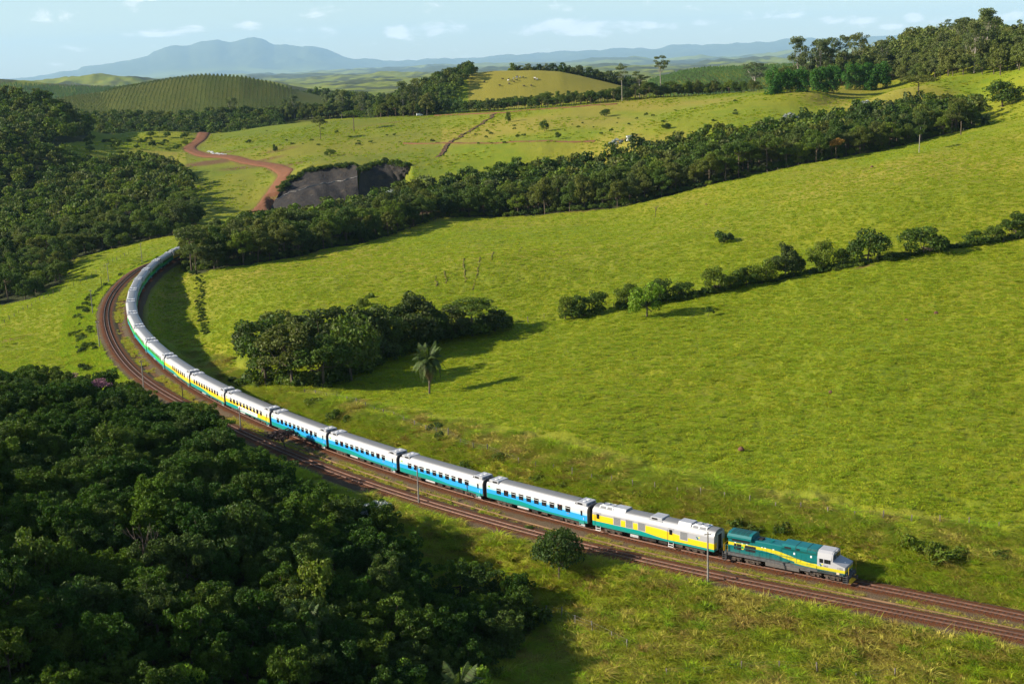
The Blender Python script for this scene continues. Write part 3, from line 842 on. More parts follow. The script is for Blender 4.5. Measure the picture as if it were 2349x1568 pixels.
EMERGENT = [TreeKind(240 + i, R=3.8, H=12.5, zc=19, nclump=16 + 3 * i, nleaf=1500, ln=0.6, wd=0.3, mat=M_LEAF_EUC, bark=M_BARK_PALE, trunk_r=.20, limbs=12, squash=0.62, clump=(.24, .38), zmin=-1, shell=(.3, 1.0)) for i in range(3)]
LIME = TreeKind(260, R=3.4, H=6.0, zc=2.9, nclump=22, nleaf=2600, ln=0.42, wd=0.24, mat=M_LEAF_LIME, squash=0.6, zmin=-0.7)
SILVER = [TreeKind(264, R=3.2, H=3.6, zc=7.0, nclump=16, nleaf=700, ln=0.6, wd=0.36, mat=M_LEAF_WHITE, bark=M_BARK_PALE, squash=0.6, clump=(.2, .3), zmin=0)]
PINK = TreeKind(266, R=3.2, H=4.4, zc=6.4, nclump=14, nleaf=900, ln=0.42, wd=0.26, mat=M_LEAF_PINK, squash=0.45, zmin=0)
ORANGE = TreeKind(268, R=3.0, H=4.4, zc=6.2, nclump=14, nleaf=1500, ln=0.42, wd=0.26, mat=M_LEAF_ORANGE, squash=0.5, zmin=-.2)
PURPLE = TreeKind(270, R=2.0, H=3.2, zc=3.4, nclump=14, nleaf=1500, ln=0.3, wd=0.16, mat=M_LEAF_PURPLE, squash=0.5, zmin=-.3, trunk_r=.09)
ROUND = TreeKind(272, R=4.2, H=7.0, zc=3.6, nclump=26, nleaf=4200, ln=0.40, wd=0.22, mat=M_LEAF_HEDGE, squash=0.55, zmin=-0.7)
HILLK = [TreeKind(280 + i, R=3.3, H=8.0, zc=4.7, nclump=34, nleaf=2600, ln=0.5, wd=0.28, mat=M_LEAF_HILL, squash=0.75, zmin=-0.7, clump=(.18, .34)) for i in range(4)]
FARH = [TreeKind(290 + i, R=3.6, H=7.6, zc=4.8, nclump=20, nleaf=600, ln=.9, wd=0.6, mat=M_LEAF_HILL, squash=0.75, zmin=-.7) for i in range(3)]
# coarse crowns for woods too far away to tell their leaves
FARB = [TreeKind(300 + i, R=3.6, H=7.4, zc=4.9, nclump=18, nleaf=520, ln=.95, wd=0.62, mat=M_LEAF, squash=0.7, zmin=-.7) for i in range(4)]
FARD = [TreeKind(310 + i, R=3.6, H=7.6, zc=4.8, nclump=18, nleaf=520, ln=.95, wd=0.62, mat=M_LEAF_DARK, squash=0.7, zmin=-.7) for i in range(2)]

def cone_mesh(name, seed, H, R, n, mat, ln=0.8, wd=0.4):
    rng = np.random.default_rng(seed)
    t = rng.random(n) ** 0.8
    a = rng.uniform(0, 6.283, n); r = R * np.sqrt(1 - t * .98) * rng.uniform(.55, 1.05, n) + 0.12
    P = np.stack([r * np.cos(a), r * np.sin(a), 0.6 + t * H], 1)
    Nn = np.stack([np.cos(a), np.sin(a), np.full(n, .5)], 1) + rng.normal(size=(n, 3)) * .4
    return leaves_mesh(name, P, Nn, ln, wd, rng, mat)
YOUNG = [cone_mesh('crown', 330 + i, 5.6, 1.9, 130, M_LEAF_YOUNG, 0.9, .5) for i in range(2)]
YOUNGB = [cone_mesh('crown', 340 + i, 5.4, 2.0, 130, M_LEAF_BROWN, 0.95, .5) for i in range(2)]

def bare_tree(name, seed, H, spread, mat, r=.14):
    rng = random.Random(seed); mb = MB()
    def grow(p, d, L, r, depth):
        q = p + d * L
        mb.tube(p, q, r, r * .65, 5 if depth < 2 else 4, cap=False)
        if depth == 4: return
        for k in range(rng.choice((2, 3)) if depth else 3):
            nd = (d + Vector((rng.uniform(-1, 1), rng.uniform(-1, 1), rng.uniform(-.1, .5))) * spread).normalized()
            grow(q, nd, L * rng.uniform(.55, .8), r * .6, depth + 1)
    grow(Vector((0, 0, -.2)), Vector((0.05, 0, 1)), H * .36, r, 0)
    return mb.mesh(name, [mat])
BARE = [bare_tree('branches', 5 + i, 6.0, .75, M_BARK) for i in range(2)]

# palms: separate fronds
def frond_mesh(seed, L=3.6, droop=1.0, mat=None):
    rng = np.random.default_rng(seed)
    n = 26
    s = np.linspace(0, 1, n)
    x = L * (s - 0.18 * droop * s ** 2.5); z = L * (0.55 * s - 0.95 * droop * s ** 2)
    C = np.stack([x, np.zeros(n), z], 1)
    V, F = [], []
    for i in range(n - 1):
        w = .035 * (1 - s[i]) + .008; w2 = .035 * (1 - s[i + 1]) + .008
        b = len(V); V += [C[i] + [0, -w, 0], C[i] + [0, w, 0], C[i + 1] + [0, w2, 0], C[i + 1] + [0, -w2, 0]]; F.append((b, b + 1, b + 2, b + 3))
        if i > 2:
            ll = 0.95 * math.sin(math.pi * min(1, .12 + s[i] * .9)) * L / 3.6 + .12
            for sd in (-1, 1):
                d = np.array([.45 + rng.uniform(-.1, .1), sd * .8, -.45 - .25 * rng.random()]); d /= np.linalg.norm(d)
                t = C[i + 1] - C[i]; t = t / np.linalg.norm(t) * .13
                b = len(V); p = C[i]; q = p + d * ll
                V += [p, p + t, q + t * .3 + [0, 0, -.12 * ll], q * .5 + p * .5 - t * .6]; F.append((b, b + 1, b + 2, b + 3))
    me = fast_mesh('frond', np.array(V), np.array(F), mat or M_LEAF_PALM)
    a = me.attributes.new('tint', 'FLOAT', 'POINT'); a.data.foreach_set('value', np.repeat(rng.random(len(F)), 4).astype(np.float32))
    return me
FROND = [frond_mesh(400 + i, 3.5, d) for i, d in enumerate((0.35, 0.8, 1.25, 1.6))]
FROND_DRY = frond_mesh(410, 2.6, 1.9, M_FROND_DRY)
def palm(name, loc, trunk_h, scale=1.0, seed=0, nf=30, skirt=6):
    rng = random.Random(seed)
    e = empty(name, loc, 0, scale=scale)
    mb = MB(); z = -0.4; pts = []
    k = 16
    for i in range(k + 1):
        t = i / k
        pts.append((.25 * math.sin(t * 2.2) * .5, .1 * t, -0.4 + (trunk_h + .4) * t))
    for i in range(k):
        mb.tube(pts[i], pts[i + 1], .17 - .03 * i / k + .02, .15 - .03 * i / k, 8, cap=i == k - 1)
    obj('trunk', mb.mesh('trunk', [M_BARK]), e)
    top = Vector(pts[-1])
    for i in range(nf):
        tier = i / nf
        m = FROND[min(3, int(tier * 4))]
        f = obj('frond', m, e, top + Vector((0, 0, .1 - .35 * tier)), (rng.uniform(-.15, .15), -0.75 + 0.95 * tier + rng.uniform(-.12, .12), i * 2.39996 + rng.uniform(-.1, .1)), (rng.uniform(.85, 1.1),) * 3)
    for i in range(skirt):
        obj('dry_frond', FROND_DRY, e, top + Vector((0, 0, -.4)), (0, 0.45 + rng.uniform(-.1, .2), i * 6.28 / skirt + rng.uniform(-.3, .3)))
    return e

# grass tufts
def tuft_mesh(name, seed, n, rad, h, w, mat, lean=.5):
    rng = np.random.default_rng(seed)
    a = rng.uniform(0, 6.283, n); r = rad * np.sqrt(rng.random(n))
    B = np.stack([r * np.cos(a), r * np.sin(a), np.full(n, -.06)], 1)
    hh = h * rng.uniform(.5, 1.15, n)
    d = rng.normal(size=(n, 2)) * lean + np.stack([np.cos(a), np.sin(a)], 1) * lean * r[:, None] / rad
    M = B + np.stack([d[:, 0] * hh * .35, d[:, 1] * hh * .35, hh * .62], 1)
    T = B + np.stack([d[:, 0] * hh * 1.0, d[:, 1] * hh * 1.0, hh * (0.95 - .3 * np.minimum(1, np.hypot(d[:, 0], d[:, 1])))], 1)
    sa = rng.uniform(0, 6.283, n); S = np.stack([np.cos(sa), np.sin(sa), np.zeros(n)], 1) * (w * rng.uniform(.7, 1.3, n))[:, None]
    V = np.stack([B - S, B + S, M + S * .8, T + S * .12, T - S * .12, M - S * .8], 1)
    idx = np.arange(n)[:, None] * 6
    F = np.concatenate([idx + [0, 1, 2, 5], idx + [5, 2, 3, 4]], 0)
    me = fast_mesh(name, V.reshape(-1, 3), F, mat)
    t = me.attributes.new('tint', 'FLOAT', 'POINT'); t.data.foreach_set('value', np.repeat(rng.random(n).astype(np.float32), 6))
    return me
_up = lambda c, k: tuple(v * k for v in c)
M_GRASS = leaf_material('grass_pasture', [_up(GRASS_A, 1.85), _up(GRASS_B, 1.8), _up(GRASS_C, 1.8), _up(GRASS_A, 1.7), _up(GRASS_B, 1.8)], rough=.7, trans=.45, spec=.2)
M_GRASS_TALL = leaf_material('grass_verge', [(0.27, 0.42, 0.016), (0.40, 0.47, 0.024), (0.46, 0.42, 0.045), (0.24, 0.39, 0.014), (0.39, 0.45, 0.026)], rough=.7, trans=.45, spec=.2)
M_GRASS_DRY = leaf_material('grass_dry', [(0.44, 0.36, 0.075), (0.50, 0.44, 0.085), (0.31, 0.21, 0.06), (0.42, 0.40, 0.06)], rough=.8, trans=.35, spec=.15)
TUFT = [tuft_mesh('tuft', 500 + i, 36, .6, .26, .04, M_GRASS, 1.0) for i in range(3)]
TUFT_TALL = [tuft_mesh('tuft', 510 + i, 44, .6, .85, .034, M_GRASS_TALL, .7) for i in range(3)]
M_GRASS_RANK = leaf_material('grass_rank', [(0.24, 0.37, 0.013), (0.37, 0.43, 0.02), (0.33, 0.29, 0.035), (0.21, 0.33, 0.012), (0.41, 0.40, 0.03)], rough=.7, trans=.4, spec=.2)
TUSSOCK_RANK = [tuft_mesh('tussock', 560 + i, 110, .34, .95, .034, M_GRASS_RANK, .95) for i in range(3)]
TUFT_RANK = [tuft_mesh('tuft', 565 + i, 44, .6, .85, .034, M_GRASS_RANK, .7) for i in range(3)]
TUSSOCK = [tuft_mesh('tussock', 530 + i, 110, .34, .95, .034, M_GRASS_TALL, .95) for i in range(3)]
TUSSOCK_DRY = [tuft_mesh('tussock', 540 + i, 100, .34, .85, .03, M_GRASS_DRY, .95) for i in range(2)]
TUSSOCK_LOW = [tuft_mesh('tussock', 550 + i, 80, .30, .50, .036, M_GRASS, 1.05) for i in range(3)]
TUFT_DRY = [tuft_mesh('tuft', 520 + i, 40, .5, .8, .028, M_GRASS_DRY, .5) for i in range(3)]

def scatter(name, meshes, P, scale, label, rng, sz=None, kind='stuff'):
    """one object that grows copies of a few meshes at its points"""
    n = len(P)
    me = bpy.data.meshes.new(name)
    me.vertices.add(n); me.vertices.foreach_set('co', np.asarray(P, np.float32).ravel())
    a = me.attributes.new('size', 'FLOAT_VECTOR', 'POINT')
    sc = np.repeat(np.broadcast_to(scale, n)[:, None], 3, 1).astype(np.float32)
    if sz is not None: sc[:, 2] *= sz
    a.data.foreach_set('vector', sc.ravel())
    a = me.attributes.new('turn', 'FLOAT', 'POINT'); a.data.foreach_set('value', rng.uniform(0, 6.283, n).astype(np.float32))
    a = me.attributes.new('pick', 'INT', 'POINT'); a.data.foreach_set('value', rng.integers(0, len(meshes), n).astype(np.int32))
    o = obj(name, me)
    ng = bpy.data.node_groups.new(name + '_growth', 'GeometryNodeTree')
    ng.interface.new_socket('Geometry', in_out='INPUT', socket_type='NodeSocketGeometry')
    ng.interface.new_socket('Geometry', in_out='OUTPUT', socket_type='NodeSocketGeometry')
    nd, lk = ng.nodes, ng.links
    gi, go = nd.new('NodeGroupInput'), nd.new('NodeGroupOutput')
    join = nd.new('GeometryNodeJoinGeometry')
    for k, m in enumerate(meshes):
        src = bpy.data.objects.new(name + '_source', m)
        oi = nd.new('GeometryNodeObjectInfo'); oi.inputs['Object'].default_value = src; oi.inputs['As Instance'].default_value = False
        gt = nd.new('GeometryNodeGeometryToInstance'); lk.new(oi.outputs['Geometry'], gt.inputs[0]); lk.new(gt.outputs[0], join.inputs[0])
    iop = nd.new('GeometryNodeInstanceOnPoints'); iop.inputs['Pick Instance'].default_value = True
    lk.new(gi.outputs[0], iop.inputs['Points']); lk.new(join.outputs[0], iop.inputs['Instance'])
    def attr(nm, dt):
        x = nd.new('GeometryNodeInputNamedAttribute'); x.data_type = dt; x.inputs[0].default_value = nm
        return x.outputs[0]
    lk.new(attr('pick', 'INT'), iop.inputs['Instance Index'])
    cx = nd.new('ShaderNodeCombineXYZ'); lk.new(attr('turn', 'FLOAT'), cx.inputs[2]); lk.new(cx.outputs[0], iop.inputs['Rotation'])
    lk.new(attr('size', 'FLOAT_VECTOR'), iop.inputs['Scale'])
    lk.new(iop.outputs[0], go.inputs[0])
    md = o.modifiers.new('growth', 'NODES'); md.node_group = ng
    tag(o, label, kind=kind)
    return o

def darts(poly, dmin, rng, tries=30000, reject=None):
    """random points in a plan polygon, no two nearer than dmin"""
    x0, y0 = poly.min(0); x1, y1 = poly.max(0)
    Q = np.stack([rng.uniform(x0, x1, tries), rng.uniform(y0, y1, tries)], 1)
    Q = Q[poly_mask(Q[:, 0], Q[:, 1], poly)]
    if reject is not None: Q = Q[~reject(Q)]
    cell, grid, out = dmin, {}, []
    for q in Q:
        c = (int(q[0] // cell), int(q[1] // cell)); ok = True
        for i in (-1, 0, 1):
            for j in (-1, 0, 1):
                for o in grid.get((c[0] + i, c[1] + j), ()):
                    if (o[0] - q[0]) ** 2 + (o[1] - q[1]) ** 2 < dmin * dmin: ok = False
        if ok:
            grid.setdefault(c, []).append(q); out.append(q)
    return np.array(out)
def in_view(Q, z=0.0, m=0.03):
    """sheet position and test whether plan points stand in the frame"""
    u = Q[:, 0] / Q[:, 1]
    return np.abs(u) < 0.392 + m
def to_sheet(P):
    P = np.asarray(P, float)
    X, Y, Z = P[:, 0], P[:, 1], P[:, 2] - EYE
    f = Y * math.cos(PITCH) - Z * math.sin(PITCH); v = Y * math.sin(PITCH) + Z * math.cos(PITCH)
    a, b = X / f * 3000, v / f * 3000
    return np.stack([a * _c - b * _s + 1174.5, 784 - (a * _s + b * _c)], 1)
def track_clear(Q, d=5.0):
    m = Q[:, 1] < 740
    out = np.zeros(len(Q), bool)
    if m.any():
        out[m] = np.minimum(chunk_dist(Q[m, 0], Q[m, 1], TRK1), chunk_dist(Q[m, 0], Q[m, 1], TRK2)) < d
    return out
def with_z(Q, detail=True):
    return np.column_stack([Q, land(Q[:, 0], Q[:, 1], detail)])

# ------------------------------------------------------------------ the train
def srgb(r, g, b):
    f = lambda c: (c / 255 / 12.92) if c / 255 <= 0.04045 else ((c / 255 + 0.055) / 1.055) ** 2.4
    return (f(r), f(g), f(b))
TEAL, BLUE, YELLOW, GREEN, AQUA = (0.0, 0.235, 0.205), (0.022, 0.285, 0.66), (0.72, 0.47, 0.012), (0.012, 0.42, 0.075), (0.0, 0.25, 0.33)
SILVER_C, WHITE_C, GREY_C = (0.60, 0.60, 0.585), (0.50, 0.50, 0.495), (0.32, 0.32, 0.33)
CL = 19.35                       # carriage body length

def livery(name, low, main, pale, upper, lowz=(1.72, 1.28), mainz=(2.36, 2.10), palez=0.30, mid=(-3.6, 3.0)):
    """painted bands whose edges run in one long wave from the rear (-x) to the front (+x)"""
    m, n, l, p = new_mat(name)
    tc = n.new('ShaderNodeTexCoord'); sx = n.new('ShaderNodeSeparateXYZ'); l.new(tc.outputs['Object'], sx.inputs[0])
    x, z = sx.outputs[0], sx.outputs[2]
    wav = ramp(n, l, x, mid[0], mid[1], 0, 1)
    zl = ramp(n, l, wav, 0, 1, lowz[0], lowz[1], False)
    wav2 = ramp(n, l, x, mid[0] + 2.5, mid[1] + 4.5, 0, 1)
    zm = ramp(n, l, wav2, 0, 1, mainz[0], mainz[1], False)
    c = mixc(n, l, mth(n, l, 'GREATER_THAN', z, zl), low, main)
    c = mixc(n, l, mth(n, l, 'GREATER_THAN', z, zm), c, pale)
    c = mixc(n, l, mth(n, l, 'GREATER_THAN', z, mth(n, l, 'ADD', zm, palez)), c, upper)
    f = noise(n, l, 1.2, 5, 0.6, tc.outputs['Object'])
    dirt = ramp(n, l, mth(n, l, 'ADD', z, mth(n, l, 'MULTIPLY', f, 0.9)), 1.35, 1.75, 0.22, 0.0)
    c = mixc(n, l, dirt, c, (0.12, 0.075, 0.045))
    l.new(c, p.inputs['Base Color'])
    p.inputs['Roughness'].default_value = 0.38; p.inputs['Specular IOR Level'].default_value = 0.45
    return m
LIV = {
    'blue': livery('paint_blue', TEAL, BLUE, (0.36, 0.58, 0.66), WHITE_C),
    'yellow': livery('paint_yellow', TEAL, YELLOW, (0.66, 0.60, 0.36), WHITE_C),
    'green': livery('paint_green', AQUA, GREEN, (0.30, 0.62, 0.34), WHITE_C),
    'power': livery('paint_power', TEAL, YELLOW, (0.74, 0.55, 0.08), GREY_C, lowz=(1.68, 1.28), mainz=(2.52, 2.02), palez=0.08, mid=(-2.5, 2.5)),
}
def roof_material():
    m, n, l, p = new_mat('roof_metal')
    tc = n.new('ShaderNodeTexCoord'); sx = n.new('ShaderNodeSeparateXYZ'); l.new(tc.outputs['Object'], sx.inputs[0])
    st = n.new('ShaderNodeMapping'); l.new(tc.outputs['Object'], st.inputs['Vector']); st.inputs['Scale'].default_value = (0.25, 3.0, 1.0)
    f = noise(n, l, 2.0, 5, 0.65, st.outputs[0])
    top = ramp(n, l, mth(n, l, 'ABSOLUTE', sx.outputs[1]), 0.80, 0.92)
    c = mixc(n, l, top, mixc(n, l, f, (0.14, 0.14, 0.138), (0.23, 0.228, 0.223)), mixc(n, l, f, (0.33, 0.33, 0.325), (0.44, 0.437, 0.43)))
    l.new(c, p.inputs['Base Color']); p.inputs['Roughness'].default_value = 0.45; p.inputs['Metallic'].default_value = 0.15
    wv = mth(n, l, 'SINE', mth(n, l, 'MULTIPLY', sx.outputs[1], 52.0))
    b = n.new('ShaderNodeBump'); b.inputs['Strength'].default_value = 0.25; b.inputs['Distance'].default_value = 0.02
    l.new(wv, b.inputs['Height']); l.new(b.outputs[0], p.inputs['Normal'])
    return m
M_ROOF = roof_material()
M_GLASS, _gn, _gl, _gp = new_mat('dark_glass')
_gp.inputs['Base Color'].default_value = (0.010, 0.012, 0.013, 1); _gp.inputs['Roughness'].default_value = 0.08; _gp.inputs['Specular IOR Level'].default_value = 0.5
M_WHITE = plain('white_paint', (0.68, 0.68, 0.66), 0.5, var=0.05)
M_STEEL = plain('galvanised', (0.42, 0.43, 0.44), 0.5, 0.3, var=0.12)
M_STEEL_LT = plain('unit_casing', (0.36, 0.37, 0.385), 0.5, 0.1, var=0.08)
M_BLACK = plain('under_gear', (0.030, 0.026, 0.023), 0.8, var=0.4, spec=0.2)
M_RUST = plain('bogie_iron', (0.070, 0.055, 0.044), 0.8, var=0.4, spec=0.2)
M_RUBBER = plain('bellows', (0.018, 0.018, 0.019), 0.8, var=0.2, spec=0.2)
M_GRILLE = plain('louvre', (0.17, 0.175, 0.18), 0.7, var=0.25, scale=20)
M_LTEAL = plain('loco_teal', (0.0, 0.118, 0.122), 0.42, var=0.12, scale=1.5)
M_LTEAL_D = plain('loco_screen', (0.004, 0.060, 0.058), 0.7, var=0.3, scale=6)
M_LYEL = plain('loco_yellow', (0.52, 0.45, 0.014), 0.42, var=0.10)
M_LGREY = plain('loco_grey', (0.36, 0.36, 0.37), 0.45, var=0.08)
M_FRAME = plain('loco_frame', (0.075, 0.075, 0.076), 0.6, var=0.25, scale=1.5)
M_RAILING = plain('railing_teal', (0.0, 0.16, 0.15), 0.5, var=0.1)
M_YRAIL = plain('railing_yellow', (0.70, 0.42, 0.02), 0.5, var=0.1)
M_LAMP = plain('lamp_lens', (0.72, 0.60, 0.42), 0.2, var=0.05)
M_ORANGE = plain('orange_paint', (0.70, 0.28, 0.10), 0.5, var=0.1)
M_PEACH = plain('faded_plate', (0.50, 0.42, 0.30), 0.6, var=0.1)
M_FLAGG = plain('flag_green', (0.02, 0.30, 0.05), 0.5, var=0.05)
M_FLAGY = plain('flag_yellow', (0.70, 0.60, 0.03), 0.5, var=0.05)
M_RED = plain('red_paint', (0.50, 0.02, 0.02), 0.5, var=0.05)
M_INK = plain('ink', (0.05, 0.05, 0.05), 0.6, var=0.05)
M_INKR = plain('ink_red', (0.42, 0.10, 0.08), 0.6, var=0.05)

_cache = {}
def cached(key, fn):
    if key not in _cache: _cache[key] = fn()
    return _cache[key]

SIDE = [(1.40, .95), (1.44, 1.35), (1.45, 2.2), (1.43, 2.85), (1.36, 3.08)]
ROOFP = [(1.363, 3.075), (1.24, 3.32), (1.02, 3.54), (0.72, 3.68), (0.36, 3.755), (0, 3.775)]
def body_mesh(liv, L):
    prof = [(-y, z) for y, z in SIDE] + [(y, z) for y, z in reversed(SIDE)]
    mb = MB().loft(prof, -L / 2, L / 2)
    return mb.mesh('body', [LIV[liv]])
def roof_mesh(L, flat_ends=0.0):
    prof = [(-y, z) for y, z in ROOFP] + [(y, z) for y, z in reversed(ROOFP[:-1])]
    a = L / 2 - flat_ends
    mb = MB().loft(prof, -a, a)
    if flat_ends:                # lowered ends that carry the air conditioning
        pe = [(-1.363, 3.075), (-1.26, 3.28), (-1.16, 3.33), (1.16, 3.33), (1.26, 3.28), (1.363, 3.075)]
        mb.loft(pe, -L / 2, -a + .01); mb.loft(pe, a - .01, L / 2)
    me = mb.mesh('roof', [M_ROOF])
    return me
def rounded_panel(w, h, t, r=.07, mat=None, name='panel'):
    """thin panel in the x-z plane standing out along +y"""
    pts = []
    for cx, cz, a0 in ((w / 2 - r, h / 2 - r, 0), (-w / 2 + r, h / 2 - r, 90), (-w / 2 + r, -h / 2 + r, 180), (w / 2 - r, -h / 2 + r, 270)):
        for k in range(3):
            a = math.radians(a0 + 45 * k); pts.append((cx + r * math.cos(a), cz + r * math.sin(a)))
    return MB().prism(pts, 0, t).mesh(name, [mat])
def box_mesh(name, mat, *b, bev=0.0):
    return MB().box(*b, bev=bev).mesh(name, [mat])

def ac_unit(parent, x, face):
    """roof air conditioner; face +1: its fan end looks to +x"""
    e = obj('air_conditioner', cached('ac', lambda: MB().box(-.95, .95, -1.12, 1.12, 0, .44, bev=.06).mesh('air_conditioner', [M_STEEL_LT])), parent, (x, 0, 3.315), (0, 0, 0 if face > 0 else math.pi))
    for s in (-1, 1):
        obj('side_louvre', cached('acl', lambda: box_mesh('side_louvre', M_RUBBER, -.55, .35, -.012, .012, .07, .34)), e, (-.15, s * 1.125, 0))
        obj('fan_hatch', cached('ach', lambda: box_mesh('fan_hatch', M_GRILLE, -.014, .014, -.3, .3, .1, .32)), e, (.955, s * .5, 0))
        obj('fan', cached('acf', lambda: MB().tube((0, 0, .44), (0, 0, .50), .27, .25, 12).mesh('fan', [M_WHITE])), e, (.05, s * .42, 0))
    return e

def bogie(parent, x, wheelbase=2.1, r=.42):
    def fr():
        mb = MB()
        for s in (-1, 1):
            mb.box(-wheelbase / 2 - .45, wheelbase / 2 + .45, s * .95 - .09, s * .95 + .09, .46, .70)
            for a in (-1, 1):
                mb.box(a * wheelbase / 2 - .19, a * wheelbase / 2 + .19, s * .98 - .13, s * .98 + .13, .26, .58)
                mb.tube((a * .32, s * .98, .30), (a * .32, s * .98, .62), .11, n=7)
            mb.box(-.3, .3, s * .95 - .14, s * .95 + .14, .26, .40)
        mb.box(-.28, .28, -.95, .95, .5, .74)
        return mb.mesh('bogie', [M_RUST])
    b = obj('bogie', cached(('bog', wheelbase, r), fr), parent, (x, 0, 0))
    wm = cached(('wheel', r), lambda: MB().tube((0, -.07, 0), (0, .07, 0), r, r * .96, 18).tube((0, -.12, 0), (0, .12, 0), .12, n=8).mesh('wheel', [M_RUST]))
    for a in (-1, 1):
        for s in (-1, 1):
            obj('wheel', wm, b, (a * wheelbase / 2, s * .56, r))
    return b

def text_mesh(body, size, mat):
    def mk():
        cu = bpy.data.curves.new('lettering', 'FONT'); cu.body = body; cu.size = size; cu.extrude = 0.004; cu.align_x = 'CENTER'; cu.align_y = 'CENTER'
        cu.resolution_u = 2
        o = bpy.data.objects.new('lettering', cu); COL.objects.link(o)
        me = bpy.data.meshes.new_from_object(o.evaluated_get(bpy.context.evaluated_depsgraph_get()))
        bpy.data.objects.remove(o); me.materials.clear(); me.materials.append(mat)
        return me
    return cached(('text', body, size), mk)

def emblem(parent, x, y, z, s, w=.5):
    """two leaning blades, teal and yellow"""
    def a():
        return MB().prism([(-.42 * w, .30 * w), (-.10 * w, .24 * w), (.10 * w, .05 * w), (.30 * w, -.02 * w), (.05 * w, -.48 * w)], 0, .006).mesh('emblem_blade', [M_LTEAL])
    def b():
        return MB().prism([(.10 * w, .10 * w), (.32 * w, .30 * w), (.62 * w, .30 * w), (.62 * w, .12 * w), (.34 * w, 0)], 0, .007).mesh('emblem_tip', [M_FLAGY])
    e = obj('emblem', cached(('emA', w), a), parent, (x, y + s * .008, z), (0, 0, math.pi if s > 0 else 0))
    obj('emblem_tip', cached(('emB', w), b), e)
    return e

